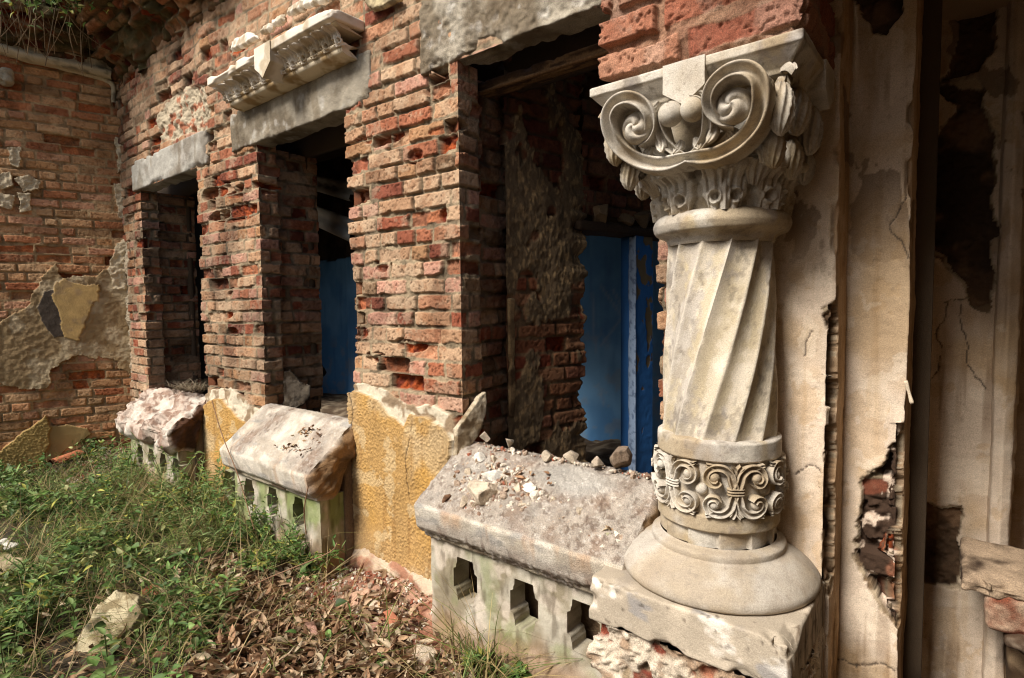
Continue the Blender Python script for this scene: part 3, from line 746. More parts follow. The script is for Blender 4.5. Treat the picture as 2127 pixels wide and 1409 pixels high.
blk('plaster_backing', M_PLASTER, stump, (.5, .5, .9), (x0 + .38, .80, zt - .62), srgb(190, 160, 124) * .6, srgb(110, 84, 60) * .5, 9, .012)

# ---------------------------------------------------------------- rooms behind the windows
WD = np.array([.289, .957]); WN = np.array([.957, -.289]); WO = np.array([-1.79, .37])
def CW(u, v, off=0.0):
    d = ray(u, v); o_ = WO + WN * off
    A = np.array([[d[0], -WD[0]], [d[1], -WD[1]]]); t, s = np.linalg.solve(A, o_ - CAM[:2])
    p = CAM + t * d; return s, p[2]
def CWP(s, z, off=0.0):
    p = WO + WD * s + WN * off; return np.array([p[0], p[1], z])
bondW = Bond(61, z0=.0, pm=.02, pe=.06, red=.25)
def cross_field(s, Z):
    h, c = bondW(s, Z, 0, lime=.15)
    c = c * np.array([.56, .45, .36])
    pl = fb2(s * 1.2, Z * .7, 5.5, 5, 400) + .10 * sstep(-.2, .4, Z) - .12 * sstep(.55, .8, Z)
    m = sstep(.46, .50, pl)
    hp = .006 + (fb2(s, Z, 16, 4, 401) - .5) * .02 + (fb2(s * 2, Z, 50, 3, 402) - .5) * .008
    gold = mix(np.broadcast_to(srgb(128, 106, 78) * .55, c.shape), srgb(176, 146, 104) * .62, sstep(.55, .68, fb2(s * 2.2, Z, 30, 3, 403)))
    h = h * (1 - m) + hp * m; c = mix(c, gold, m)
    e = sstep(.40, .47, s); h = h - e * np.maximum(0, fb2(s * 0 + 1.1, Z, 14, 4, 404) - .42) * .09
    return h, c
cross = empty('inner_cross_wall', tuple(CWP(.2, -1.0)), 'dark crumbling brick and plaster wall inside the near window', 'wall')
pe = WO + WD * .485
P, SS, ZZ_, c = wrap([WO - WN * .0 - WD * .04, pe, pe - WN * .3], [.006, .008], np.arange(-1.05, 1.75, .0065), cross_field, .06)
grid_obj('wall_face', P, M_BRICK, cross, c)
# wall above the doorway with loose stones over a beam
s2 = WO + WD * 1.6
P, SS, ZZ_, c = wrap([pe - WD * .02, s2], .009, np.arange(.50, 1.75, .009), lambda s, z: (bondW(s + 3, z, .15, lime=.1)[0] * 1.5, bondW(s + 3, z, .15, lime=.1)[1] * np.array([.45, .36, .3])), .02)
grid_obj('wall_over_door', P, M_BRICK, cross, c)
p1, p2 = CW(1207, 468), CW(1372, 468)
def along(s0, s1, z0, z1, off0, off1, res, seed, amp, edge, chip):
    V, Q = rough_block((s1 - s0, off1 - off0, z1 - z0), res, amp, 12, seed, edge, chip)
    V = V + np.array([(s0 + s1) / 2, (off0 + off1) / 2, (z0 + z1) / 2])
    P = np.stack([WO[0] + WD[0] * V[:, 0] + WN[0] * V[:, 1], WO[1] + WD[1] * V[:, 0] + WN[1] * V[:, 1], V[:, 2]], 1)
    return P, Q
zb = CW(1260, 484)[1]
V, Q = along(.42, 1.25, zb, zb + .055, -.16, .03, .012, 3, .005, .01, .01)
tag(mesh_obj('door_beam', V, Q, M_WOOD, None, srgb(86, 66, 48) * .42), 'dark timber beam over the inner doorway with broken stones on top', 'beam')
for k, (u, v, sz) in enumerate([(1240, 428, .12), (1330, 425, .10), (1295, 440, .07), (1360, 440, .06)]):
    s_, z_ = CW(u, v)
    V, Q = rock((sz, .08, sz * .8), .008, 40 + k)
    tag(mesh_obj('loose_stone', xform(V, CWP(s_, zb + .055 + sz * .42, .02), (.2 * k, .3, .4 * k)), Q, M_CONC, None, srgb(150, 124, 92) * (.45 if k else .55)),
        ['biggest pale stone lodged above the inner doorway beam', 'stone resting on the inner doorway beam near its right end', 'small stone in the middle of the inner doorway beam', 'small stone at the far right end of the inner doorway beam'][k], 'stone')
# blue door post with peeling paint
sj0, sj1 = CW(1319, 640)[0], CW(1356, 640)[0]
ss = np.linspace(sj0, sj1, 40); zz = np.arange(-1.1, zb + .01, .006); SS, ZZ_ = np.meshgrid(ss, zz, indexing='ij')
tt = (SS - sj0) / (sj1 - sj0)
pk = fb2(SS * 1.6, ZZ_, 12, 4, 420) + .22 * sstep(.1, .4, ZZ_) * sstep(.25, .6, tt) - .2 * sstep(-.3, -.45, ZZ_) - .02
pk = np.where((ZZ_ > -.25) & (ZZ_ < .1), pk + .08 * sstep(.6, .2, tt), pk)
pm_ = sstep(.56, .575, pk)
blue = srgb(48, 108, 172) * .75
c = mix(np.broadcast_to(blue, SS.shape + (3,)), srgb(150, 128, 92) * .55, pm_); h = -.003 * pm_ + (fb2(SS, ZZ_, 30, 3, 421) - .5) * .004
post = empty('door_post', tuple(CWP((sj0 + sj1) / 2, -1.0)), 'blue painted door post with paint flaked off in long patches', 'door post')
P = np.stack([WO[0] + WD[0] * SS + WN[0] * h, WO[1] + WD[1] * SS + WN[1] * h, ZZ_], -1)
grid_obj('post_face', P, M_BLUE, post, c)
V, Q = along(sj0 - .006, sj0 + .004, -1.1, zb, -.05, .010, .008, 8, .002, .004, .004)
tag(mesh_obj('edge_bead', V, Q, M_BLUE, post, mix(np.broadcast_to(srgb(158, 178, 204) * .75, V.shape), srgb(120, 140, 170) * .6, sstep(.5, .65, fb3(V, 60, 3, 5)))), 'pale worn edge of the post', None)
V, Q = along(sj0 + .004, sj1, -1.1, zb, -.12, -.01, .03, 9, .001, .002, 0)
mesh_obj('post_core', V, Q, M_BLUE, post, blue * .8)
# blue back wall
YBK = 2.0
back = empty('blue_back_wall', (-4, YBK, -1.1), 'back wall of the rooms painted blue up to head height, bare and dark above', 'wall')
bx = np.arange(-9.0, -.2, .022); bz = np.arange(-1.3, 1.8, .02); BX, BZ = np.meshgrid(bx, bz, indexing='ij')
top = .565 + (fb2(BX, BX * 0, 4, 3, 430) - .5) * .06
mb = BZ < top
h = np.where(mb, .0, -.02 + (fb2(BX, BZ, 9, 4, 431) - .5) * .05) + np.where(BX > -5.46, .05, 0) + (fb2(BX, BZ, 1.5, 2, 436) - .5) * .01
cb_ = mix(np.broadcast_to(srgb(70, 116, 158) * .9, BX.shape + (3,)), srgb(98, 142, 178) * .9, sstep(.4, .65, fb2(BX, BZ, 2.2, 4, 432)))
scr = crack_dist(BX, BZ, [[(-2.28, .1), (-2.25, -.35)], [(-2.2, .15), (-2.02, -.08)], [(-2.02, -.08), (-2.2, -.3)], [(-2.1, .12), (-1.9, -.2)], [(-2.25, -.62), (-2.15, -.66)], [(-2.22, -.6), (-2.18, -.75)]])
dr = sstep(.55, .75, fb2(BX * 10, BZ * .8, 2.5, 4, 437)); cb_ = mix(cb_, cb_ * np.array([.6, .68, .74]), dr * .6); du_ = sstep(.58, .64, fb2(BX, BZ, 8, 5, 438)) * sstep(.1, -.6, BZ + (fb2(BX, BZ, 3, 2, 439) - .5)); cb_ = mix(cb_, srgb(150, 150, 140) * .6, du_ * .35); cb_ = mix(cb_, srgb(150, 170, 190) * .6, sstep(.018, .004, scr) * .45)
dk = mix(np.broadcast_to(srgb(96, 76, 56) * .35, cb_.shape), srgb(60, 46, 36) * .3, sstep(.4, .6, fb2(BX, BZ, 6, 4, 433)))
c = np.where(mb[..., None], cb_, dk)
P = np.stack([BX, YBK - h, BZ], -1)
cz = .5 * (BZ[:-1, :-1] + BZ[1:, 1:]); mq = mb[:-1, :-1]
grid_obj('blue_dado', P, M_BLUE, back, c, mq)
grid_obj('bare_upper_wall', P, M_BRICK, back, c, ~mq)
def quad_block(name, lo, hi, mat, col, parent=None, res=.25, amp=.0, seed=0):
    lo, hi = np.array(lo, float), np.array(hi, float)
    V, Q = box_grid(hi - lo, res); V = V + (lo + hi) / 2
    if amp: V = V + (fb3(V, 3, 3, seed) - .5)[:, None] * amp
    return mesh_obj(name, V, Q, mat, parent, np.asarray(col, float))
room = empty('room_shell', (-4, 1.2, -1.1), 'bare inner wall faces and ceiling of the rooms behind the facade', 'wall')
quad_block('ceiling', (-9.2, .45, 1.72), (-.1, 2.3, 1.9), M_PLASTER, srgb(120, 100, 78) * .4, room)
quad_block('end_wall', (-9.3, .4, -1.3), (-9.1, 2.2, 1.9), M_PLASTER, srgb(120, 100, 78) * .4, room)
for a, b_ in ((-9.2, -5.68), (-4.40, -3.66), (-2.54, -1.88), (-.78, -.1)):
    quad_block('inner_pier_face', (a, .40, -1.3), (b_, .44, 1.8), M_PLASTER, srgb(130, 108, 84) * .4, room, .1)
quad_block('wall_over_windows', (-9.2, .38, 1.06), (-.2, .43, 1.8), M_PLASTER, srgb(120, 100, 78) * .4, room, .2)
fl = np.arange(-9, -.3, .03); fy = np.arange(.1, 2.1, .03); FX, FY = np.meshgrid(fl, fy, indexing='ij')
fz = -1.03 + (fb2(FX, FY, 2.5, 4, 440) - .5) * .16 + (fb2(FX, FY, 14, 3, 441) - .5) * .05
fc = mix(np.broadcast_to(srgb(120, 98, 76) * .4, FX.shape + (3,)), srgb(180, 160, 132) * .5, sstep(.5, .7, fb2(FX, FY, 16, 4, 442)))
tag(grid_obj('rubble_floor', np.stack([FX, FY, fz], -1), M_SOIL, None, fc), None, None, None, 'structure')
# cross wall stub between the far rooms, reveals of the middle window carry the jagged bricks
# timber lintel left inside the near window
V, Q = rough_block((.72, .07, .062), .008, .004, 20, 6, .006, .012, 16)
a_, b2 = atY(1006, 190, .22), atY(1249, 112, .22)
V[:, 2] += np.where((V[:, 2] < -.01) & (V[:, 1] < 0), .0, 0)
V = xform(V, (a_ + b2) / 2 + np.array([.03, 0, .0]), (0, -math.atan2(b2[2] - a_[2], b2[0] - a_[0]), 0))
woodt = fb3(V * np.array([.12, 1, 1]), 60, 4, 8)
beam = mesh_obj('timber_lintel', V, Q, M_WOOD, None, mix(np.broadcast_to(srgb(92, 66, 44) * .5, V.shape), srgb(150, 114, 76) * .6, sstep(.48, .62, woodt)))
tag(beam, 'weathered moulded timber across the top of the near window', 'beam')
V, Q = rough_block((.70, .02, .014), .008, .002, 20, 7, .003, .004, 16)
mesh_obj('beam_fillet', xform(V, (a_ + b2) / 2 + np.array([.03, -.04, -.02]), (0, -math.atan2(b2[2] - a_[2], b2[0] - a_[0]), 0)), Q, M_WOOD, beam, srgb(140, 104, 68) * .6)
# fallen plaster cornices inside the middle window
MP2 = [(-.5, 0), (-.5, .5), (-.3, .7), (-.2, .5), (0, .5), (.1, .9), (.35, 1), (.5, .8), (.5, 0)]
for k, (pa, pb, wd, lab) in enumerate([((628, 372), (745, 402), .13, 'dark zigzag plaster cornice inside the middle window, the upper of two'), ((630, 436), (745, 482), .16, 'tilted pale plaster cornice inside the middle window, the lower of two')]):
    A_, B_ = atY(*pa, 1.25), atY(*pb, .75)
    pt = np.linspace(A_, B_, 60)
    Pg = sweep(pt, np.tile([.55, -.8, -.2], (60, 1)), wd, .07, MP2)
    if k == 0: Pg[:, 3:5, 2] += (.012 * np.sign(np.sin(np.arange(60) * .8)))[:, None]
    tag(grid_obj('fallen_cornice', Pg, M_PLASTER, None, srgb(190, 184, 172) * (.55 if k == 0 else .85)), lab, 'cornice')
# cable hanging inside the middle window
def tube(name, pts, rad, mat, parent=None, n=60, col=None, k=6, taper=1.0):
    pt = smooth_path(pts, n); nr = np.tile([.3, -.9, .2], (n, 1)) + 0.0
    ang = np.linspace(0, 2 * PI, k + 1); pr = np.stack([np.cos(ang), np.sin(ang)], 1)
    w = rad * np.linspace(1, taper, n)
    return grid_obj(name, sweep(pt, nr, w, w, pr), mat, parent, np.asarray(col if col is not None else (.02, .02, .02), float))
cab = empty('hanging_cable', tuple(atY(660, 700, .5)), 'black cable hanging in a tangle against the blue wall in the middle window', 'cable')
for pp in ([(630, 596), (644, 612), (649, 640), (653, 662), (661, 680), (662, 705), (659, 730), (667, 757), (673, 772), (668, 786), (660, 796), (656, 830), (652, 870)], [(645, 640), (650, 690), (652, 735), (658, 758), (668, 770), (664, 784), (650, 790), (642, 775)], [(672, 765), (676, 775), (668, 782), (662, 770), (668, 760)]):
    tube('cable_strand', [atY(u, v, .5 + .04 * math.sin(i)) for i, (u, v) in enumerate(pp)], .0075, M_DARK, cab)
# plaster clinging to the reveals
def slab_poly(name, pts3, nrm, th, mat, parent, col, col2=None, seed=0, res=.008, amp=.006):
    """irregular flat fragment: outline in 3D, own thickness, rough faces"""
    pts3 = np.asarray(pts3, float); n = _unit(nrm); c0 = pts3.mean(0)
    e1 = _unit(np.cross([0, 0, 1], n)) if abs(n[2]) < .9 else np.array([1.0, 0, 0]); e1 = _unit(e1 - e1.dot(n) * n); e2 = np.cross(n, e1)
    q = np.stack([(pts3 - c0) @ e1, (pts3 - c0) @ e2], 1)
    gx = np.arange(q[:, 0].min() - res, q[:, 0].max() + 2 * res, res); gy = np.arange(q[:, 1].min() - res, q[:, 1].max() + 2 * res, res)
    GX, GY = np.meshgrid(gx, gy, indexing='ij')
    w = (fb2(GX, GY, 20, 3, seed) - .5) * .02
    m = inpoly(GX + w, GY + w, q)
    fm = m[:-1, :-1] & m[1:, 1:] & m[1:, :-1] & m[:-1, 1:]
    bd = np.zeros(GX.shape, bool)
    ins = np.zeros(GX.shape, int)
    for di, dj in ((0, 0), (1, 0), (0, 1), (1, 1)):
        ins[di:GX.shape[0] - 1 + di, dj:GX.shape[1] - 1 + dj] += fm
    edge = ins < 4
    hh = np.where(edge, 0, th / 2 + (fb2(GX, GY, 30, 4, seed + 1) - .5) * amp * 2)
    A = Acc()
    base = c0 + GX[..., None] * e1 + GY[..., None] * e2
    q_ = gridF(len(gx), len(gy), fm)
    cc = np.broadcast_to(np.asarray(col, float), base.shape)
    if col2 is not None: cc = mix(cc, col2, sstep(.45, .62, fb2(GX, GY, 22, 4, seed + 2)))
    for sg in (1, -1):
        V, F_, C_ = compact((base + n * (hh * sg)[..., None]).reshape(-1, 3), q_ if sg > 0 else q_[:, ::-1], cc.reshape(-1, 3))
        A.add(V, F_, C_)
    return A.build(name, mat, parent)
fr = [atX(u, v, -1.765) for u, v in [(944, 948), (950, 885), (962, 868), (974, 850), (990, 822), (1004, 808), (1008, 812), (1003, 862), (990, 905), (960, 952)]]
tag(slab_poly('plaster_shard', fr, (1, -.25, .1), .03, M_CONC, None, srgb(226, 208, 176) * .66, srgb(170, 146, 112) * .58, 3, .005), 'torn cream plaster shard standing on the near sill against the big pier', 'plaster shard')
fr = [atX(u, v, -3.55) for u, v in [(588, 845), (590, 770), (604, 768), (625, 792), (642, 800), (645, 822), (630, 842), (612, 852)]]
tag(slab_poly('plaster_shard', fr, (1, -.3, .1), .03, M_CONC, None, srgb(190, 172, 146) * .55, srgb(140, 120, 96) * .5, 5, .006), 'grey plaster shard clinging to the reveal of the middle window', 'plaster shard')
blk('plaster_strip', M_WOOD, None, (.012, .05, atX(1062, 620, -1.79)[2] - atX(1062, 875, -1.79)[2]), atX(1062, 748, -1.79) + np.array([.004, 0, 0]), srgb(190, 158, 112) * .6, srgb(120, 92, 62) * .5, 12, .006, .004, label='narrow pale board standing upright inside the near window')['category'] = 'board'

# ---------------------------------------------------------------- parapets: sloped sills over pierced panels
def resample(pts, res):
    pts = np.asarray(pts, float); out = []
    for a, b_ in zip(pts[:-1], pts[1:]):
        n = max(1, int(round(np.linalg.norm(b_ - a) / res)))
        out += [a + (b_ - a) * t for t in np.linspace(0, 1, n + 1)[:-1]]
    return np.array(out + [pts[-1]])
def profile_block(name, prof, x0, x1, res, dispf, colf, mat, parent, bulge=.0, seed=0, capcol=None):
    """prof: open outline (Y,Z) from back foot over the top to the front foot"""
    pr = resample(prof, res); k = np.array([1, 2, 1]) / 4.0
    for _ in range(1): pr[1:-1] = pr[:-2] * k[0] + pr[1:-1] * k[1] + pr[2:] * k[2]
    xs_ = np.linspace(x0, x1, max(2, int((x1 - x0) / res)))
    g = np.gradient(pr, axis=0); g /= np.linalg.norm(g, axis=1)[:, None]; nr = np.stack([-g[:, 1], g[:, 0]], 1)
    if nr[len(nr) // 2, 1] < 0: nr = -nr
    XX_, II = np.meshgrid(xs_, np.arange(len(pr)), indexing='ij')
    Y0, Z0 = pr[II, 0], pr[II, 1]
    d = dispf(XX_, Y0, Z0)
    P = np.stack([XX_, Y0 + nr[II, 0] * d, Z0 + nr[II, 1] * d], -1)
    c = colf(P[..., 0], P[..., 1], P[..., 2])
    A = Acc(); A.grid(P, c)
    for e, sg in ((0, -1), (-1, 1)):
        ring = P[e]; ce = ring.mean(0); nr_ = 16
        t = np.linspace(0, 1, nr_)[:, None, None]
        Pc = ring[None] * (1 - t) + ce * t
        tt = np.broadcast_to(t[..., 0], Pc.shape[:2])
        Pc = Pc.copy(); Pc[..., 0] += sg * (np.sin(np.minimum(tt * 3, 1) * PI / 2) * bulge + (tt > .02) * (fb3(Pc, 18, 4, seed + 50) - .5) * .06 * (bulge > 0))
        cc = np.broadcast_to(c[e][None], Pc.shape)
        if capcol is not None:
            kk = mix(np.broadcast_to(capcol, Pc.shape), np.asarray(capcol) * .45, sstep(.45, .65, fb3(Pc, 16, 4, seed + 52)))
            cc = mix(np.broadcast_to(cc, Pc.shape), kk, sstep(.0, .12, tt))
        A.grid(Pc if sg < 0 else Pc[:, ::-1], cc if sg < 0 else cc[:, ::-1])
    return A.build(name, mat, parent)
DUST = srgb(194, 180, 162) * .58; WHT = srgb(228, 216, 196) * .66; GRY = srgb(170, 166, 158) * .56
def sill_col(seed, dusty, gx=None):
    def f(X, Y, Z):
        c = mix(np.broadcast_to(WHT, X.shape + (3,)), srgb(204, 190, 168) * .66, sstep(.42, .62, fb2(X + Y, Z + Y, 9, 4, seed)))
        c = mix(c, GRY, sstep(.56, .7, fb2(X * .6, Z * 1.4 + Y, 12, 4, seed + 1)) * .7)
        rust = sstep(.58, .75, fb2(X * 3, Z * .5, 5, 4, seed + 2)) * sstep(-.1, -.25, Y); c = mix(c, srgb(196, 150, 108) * .62, rust * .5)
        top = sstep(-.299, -.288, Y)
        du = top * np.clip(dusty + .25 + (fb2(X, Y, 8, 4, seed + 3) - .5) * 2.2, 0, 1)
        if gx: du = du * (1 - sstep(.5, .9, np.exp(-((X - gx[0]) / .26) ** 2 - ((Y - gx[1]) / .10) ** 2) + (fb2(X, Y, 9, 4, seed + 6) - .5) * .5)); c = mix(c, GRY * 1.05, top * .7)
        dc = mix(np.broadcast_to(DUST, c.shape), srgb(172, 150, 130) * .54, sstep(.45, .7, fb2(X, Y, 16, 5, seed + 4))); dc = mix(dc, srgb(120, 92, 74) * .45, sstep(.60, .70, fb2(X, Y, 60, 3, seed + 9)) * .6)
        c = mix(c, dc, du)
        c = mix(c, srgb(226, 218, 204) * .7, sstep(.68, .74, fb2(X, Y + Z, 70, 2, seed + 5)) * top * .35)
        return c
    return f
def sill_disp(seed, amp, grit):
    return lambda X, Y, Z: (fb2(X, Y + Z, 4, 3, seed) - .5) * amp + (fb2(X, Y + Z, 22, 4, seed + 1) - .5) * amp * .6 + grit * sstep(-.295, -.27, Y) * (sstep(.5, .75, fb2(X, Y, 85, 3, seed + 2)) * .008 + (fb2(X, Y, 40, 3, seed + 3) - .4) * .01)
def hole_poly(cx, cz, w=.052, hgt=.082, r=.026):
    pts = []
    for sx, sz in ((1, 1), (-1, 1), (-1, -1), (1, -1)):
        c = (w, hgt)
        arc = [(w, hgt * .42), (w - .014, hgt * .50), (w - .016, hgt * .66), (w - r - .002, hgt * .72), (w - r - .004, hgt)]
        if sx * sz < 0: arc = arc[::-1]
        pts += [(cx + sx * a, cz + sz * b_) for a, b_ in arc]
    return np.array(pts)
def near_on_poly(p, poly):
    best = None; bd = 9
    for a, b_ in zip(poly, np.roll(poly, -1, 0)):
        v = b_ - a; t = np.clip((p - a).dot(v) / v.dot(v), 0, 1); q = a + v * t; d = np.hypot(*(p - q))
        if d < bd: bd, best = d, q
    return best
def panel(name, x0, x1, z0, z1, yf, yb, holes, colf, mat, parent, res=.008, seed=0):
    gx = np.linspace(x0, x1, int((x1 - x0) / res)); gz = np.linspace(z0, z1, int((z1 - z0) / res))
    GX, GZ_ = np.meshgrid(gx, gz, indexing='ij'); cx_ = .5 * (GX[:-1, :-1] + GX[1:, 1:]); cz_ = .5 * (GZ_[:-1, :-1] + GZ_[1:, 1:])
    keep = np.ones(cx_.shape, bool); A = Acc()
    GX, GZ_ = GX.copy(), GZ_.copy(); bord = np.zeros(GX.shape, bool)
    for hp in holes:
        ins = inpoly(cx_, cz_, hp); keep &= ~ins
        adj = np.zeros(GX.shape, bool); oth = np.zeros(GX.shape, bool)
        for di in (0, 1):
            for dj in (0, 1):
                adj[di:GX.shape[0] - 1 + di, dj:GX.shape[1] - 1 + dj] |= ins; oth[di:GX.shape[0] - 1 + di, dj:GX.shape[1] - 1 + dj] |= ~ins
        for i, j in zip(*np.where(adj & oth)):
            q = near_on_poly(np.array([GX[i, j], GZ_[i, j]]), hp); GX[i, j], GZ_[i, j] = q; bord[i, j] = True
    w = (fb2(GX, GZ_, 9, 4, seed) - .5) * .012 + (fb2(GX, GZ_, 40, 3, seed + 1) - .5) * .004
    Yv = yf - w * ~bord
    P = np.stack([GX, Yv, GZ_], -1); c = colf(GX, Yv, GZ_)
    V, q, cc = compact(P.reshape(-1, 3), gridF(len(gx), len(gz), keep), c.reshape(-1, 3)); A.add(V, q, cc)
    for hp in holes:
        ring = np.vstack([hp, hp[:1]]); ring = resample(ring, res)
        tv = np.linspace(0, 1, 8); Pw = np.stack([np.stack([ring[:, 0], np.full(len(ring), yf + (yb - yf) * t), ring[:, 1]], -1) for t in tv], 1)
        Pw = Pw + ((fb3(Pw, 25, 3, seed + 3) - .5) * .008)[..., None] * np.array([1, 0, 1]) * (tv[None, :, None] > 0)
        A.grid(Pw, colf(Pw[..., 0], Pw[..., 1], Pw[..., 2]))
    for xe, fl in ((x0, 1), (x1, -1)):
        gy = np.linspace(yf, 0, 24); EY, EZ = np.meshgrid(gy, gz, indexing='ij')
        EX = np.full(EY.shape, xe) + (fb2(EY, EZ, 20, 3, seed + 8) - .5) * .01 * (EY > yf + .001)
        i = 0 if xe == x0 else -1; EYf = EY.copy(); EYf[0] = Yv[i]
        A.grid(np.stack([EX, EYf, EZ], -1), colf(EX + EY * 2, EYf, EZ))
    gy = np.linspace(yf, 0, 10); TX, TY = np.meshgrid(gx, gy, indexing='ij'); A.grid(np.stack([TX, TY, np.full(TX.shape, z1)], -1), colf(TX, TY, np.full(TX.shape, z1)))
    return A.build(name, mat, parent)
def panel_col(seed, green, ztop):
    def f(X, Y, Z):
        c = mix(np.broadcast_to(srgb(206, 196, 174) * .64, X.shape + (3,)), srgb(172, 158, 130) * .58, sstep(.42, .65, fb2(X, Z + Y, 8, 4, seed)))
        c = mix(c, srgb(226, 210, 190) * .7, sstep(.55, .68, fb2(X, Z, 14, 4, seed + 1)) * .6)
        g = sstep(.62 - green * .26, .78 - green * .2, fb2(X * 1.2, Z * .8, 7, 4, seed + 2)); c = mix(c, srgb(150, 166, 92) * .52, g * (.35 + .5 * green))
        d = sstep(.55, .75, fb2(X * 3, Z * .8, 12, 4, seed + 3)); c = mix(c, srgb(110, 92, 66) * .45, d * .55)
        c = mix(c, srgb(188, 148, 112) * .6, sstep(-1.22, -1.36, Z + (fb2(X, Z, 6, 3, seed + 4) - .5) * .2) * .7)
        return c
    return f
par = []
for k, ((a, b_), lab) in enumerate(zip(OPEN, ('broken brick parapet with green pierced panel under the far window', 'white plastered parapet with mossy pierced panel under the middle window', 'near parapet with rubble strewn sill and pierced panel beside the column'))):
    par.append(empty('window_parapet', ((a + b_) / 2, -.15, GZ), lab, 'parapet'))
lipz = [-.93, -.845, -.81]
PROF = lambda zl, rz=-.615: [(.2, -1.0), (.17, -.72), (.12, rz - .03), (.03, rz), (-.02, rz - .01), (-.297, zl), (-.303, zl - .012), (-.288, zl - .10), (-.262, zl - .125), (-.245, zl - .128), (-.243, zl - .15), (-.15, zl - .16)]
# far sill: broken bricks under a skin of lime
bondS = Bond(71, z0=.0, ch=.075, pm=.1, pe=.4)
def c1(X, Y, Z):
    c = mix(np.broadcast_to(srgb(222, 200, 180) * .6, X.shape + (3,)), srgb(184, 152, 130) * .54, sstep(.45, .62, fb2(X, Y * 2 + Z, 12, 4, 500)))
    c = mix(c, srgb(110, 78, 62) * .45, sstep(.55, .68, fb2(X, Y * 1.3 + Z, 16, 5, 502)) * .7); return mix(c, srgb(230, 218, 200) * .64, sstep(.52, .64, fb2(X, Y + Z, 7, 4, 501)))
profile_block('sill', [(.2, -1.0), (.15, -.68), (.02, -.66), (-.06, -.72), (-.16, -.80), (-.26, -.86), (-.285, -.9), (-.27, -.99), (-.22, -1.04), (-.1, -1.05)], -5.60, -4.47, .009,
              lambda X, Y, Z: bondS(X, Y * 1.3 + Z, .2)[0] * .5 + (fb2(X, Y + Z, 7, 4, 505) - .5) * .09, c1, M_CONC, par[0], .02, 3, srgb(120, 84, 62) * .5)
profile_block('sill', PROF(lipz[1]), OPEN[1][0] + .004, OPEN[1][1] - .004, .0065, sill_disp(510, .007, .3), sill_col(512, .22), M_CONC, par[1], .03, 7, srgb(178, 140, 98) * .6)
profile_block('sill', PROF(lipz[2]), OPEN[2][0] + .004, OPEN[2][1] + .02, .005, sill_disp(520, .006, .8), sill_col(522, .68, (-1.15, -.06)), M_CONC, par[2], .02, 9, srgb(170, 140, 104) * .6)
for k in (1, 2):
    zt = lipz[k] - .15
    blk('under_moulding', M_CONC, par[k], (OPEN[k][1] - OPEN[k][0] - .02, .10, .03), ((OPEN[k][0] + OPEN[k][1]) / 2, -.20, zt + .012), srgb(214, 198, 170) * .62, srgb(120, 100, 76) * .5, 40 + k, .01, .004, edge=.008)
hx = [atY(u, v, -.22) for u, v in ((967, 1208), (1089, 1258), (1212, 1306))]
panel('pierced_panel', OPEN[2][0] + .015, OPEN[2][1], GZ - .1, lipz[2] - .14, -.222, -.13, [hole_poly(p[0], p[2], .066, .092, .018) for p in hx], panel_col(600, .25, -.95), M_PLASTER, par[2], .006, 1)
hx = [atY(u, v, -.222) for u, v in ((518, 1030), (566, 1049), (621, 1066))]
dxs = (hx[2][0] - hx[0][0]) / 2
panel('pierced_panel', OPEN[1][0] + .012, OPEN[1][1] - .012, GZ - .1, lipz[1] - .14, -.222, -.13, [hole_poly(hx[2][0] - dxs * i, hx[2][2], .062, .085, .018) for i in (0, 1, 2, 3)], panel_col(610, .85, -.95), M_PLASTER, par[1], .009, 2)
panel('pierced_panel', -5.45, -4.48, GZ - .1, -1.03, -.20, -.12, [hole_poly(-5.25 + .24 * i, -1.17, .066, .08, .018) for i in range(4)], panel_col(620, .6, -.95), M_PLASTER, par[0], .01, 3)
for k, (a, b_) in enumerate(OPEN):
    quad_block('backing', (a + .01, -.085, GZ - .1), (b_ - .01, .02, -.80), M_SOIL, srgb(150, 122, 92) * .5, par[k], .05, .03, k)

# ---------------------------------------------------------------- pedestal under the column
XC0, YC0 = -.600, -.105
ped = empty('column_pedestal', (XC0, -.2, GZ), 'square stone pedestal with cracked cap slab under the spiral column', 'pedestal')
def slabc(V, seed=0):
    c = mix(np.broadcast_to(srgb(226, 208, 182) * .7, V.shape), srgb(200, 184, 160) * .64, sstep(.42, .62, fb3(V, 6, 4, seed)))
    fr_ = (V[:, 1] < -.385)
    c = mix(c, srgb(176, 170, 164) * .6, sstep(.56, .66, fb3(V * np.array([1, 1, 1.8]), 11, 4, seed + 1)) * fr_ * .8)
    c = mix(c, srgb(246, 236, 220) * .78, sstep(.56, .66, fb3(V * np.array([1, 1, 1.6]), 12, 4, seed + 5)) * fr_ * .7)
    sp = sstep(.72, .78, fb3(V, 60, 2, seed + 2)); c = mix(c, srgb(90, 70, 50) * .4, sp * .6)
    rt = V[:, 0] > -.325
    st = sstep(.5, .7, fb3(V * np.array([1, 1, .2]), 40, 4, seed + 3)); c = mix(c, srgb(110, 84, 58) * .45, st * rt * .8)
    ds = (V[:, 2] > -.83) * sstep(.5, .65, fb3(V, 14, 4, seed + 4)); return mix(c, DUST * .95, ds * .6)
V, Q = rough_block((.568, .41, .13), .0055, .003, 14, 11, .006, .018, 12)
V = V + np.array([XC0 - .0005, -.197, -.885])
mesh_obj('cap_slab', V, Q, M_STONE, ped, slabc(V, 30))
bondP = Bond(81, z0=-.955, ch=.088, L=.26, pm=.02, pe=.1, red=.6, joint=.012)
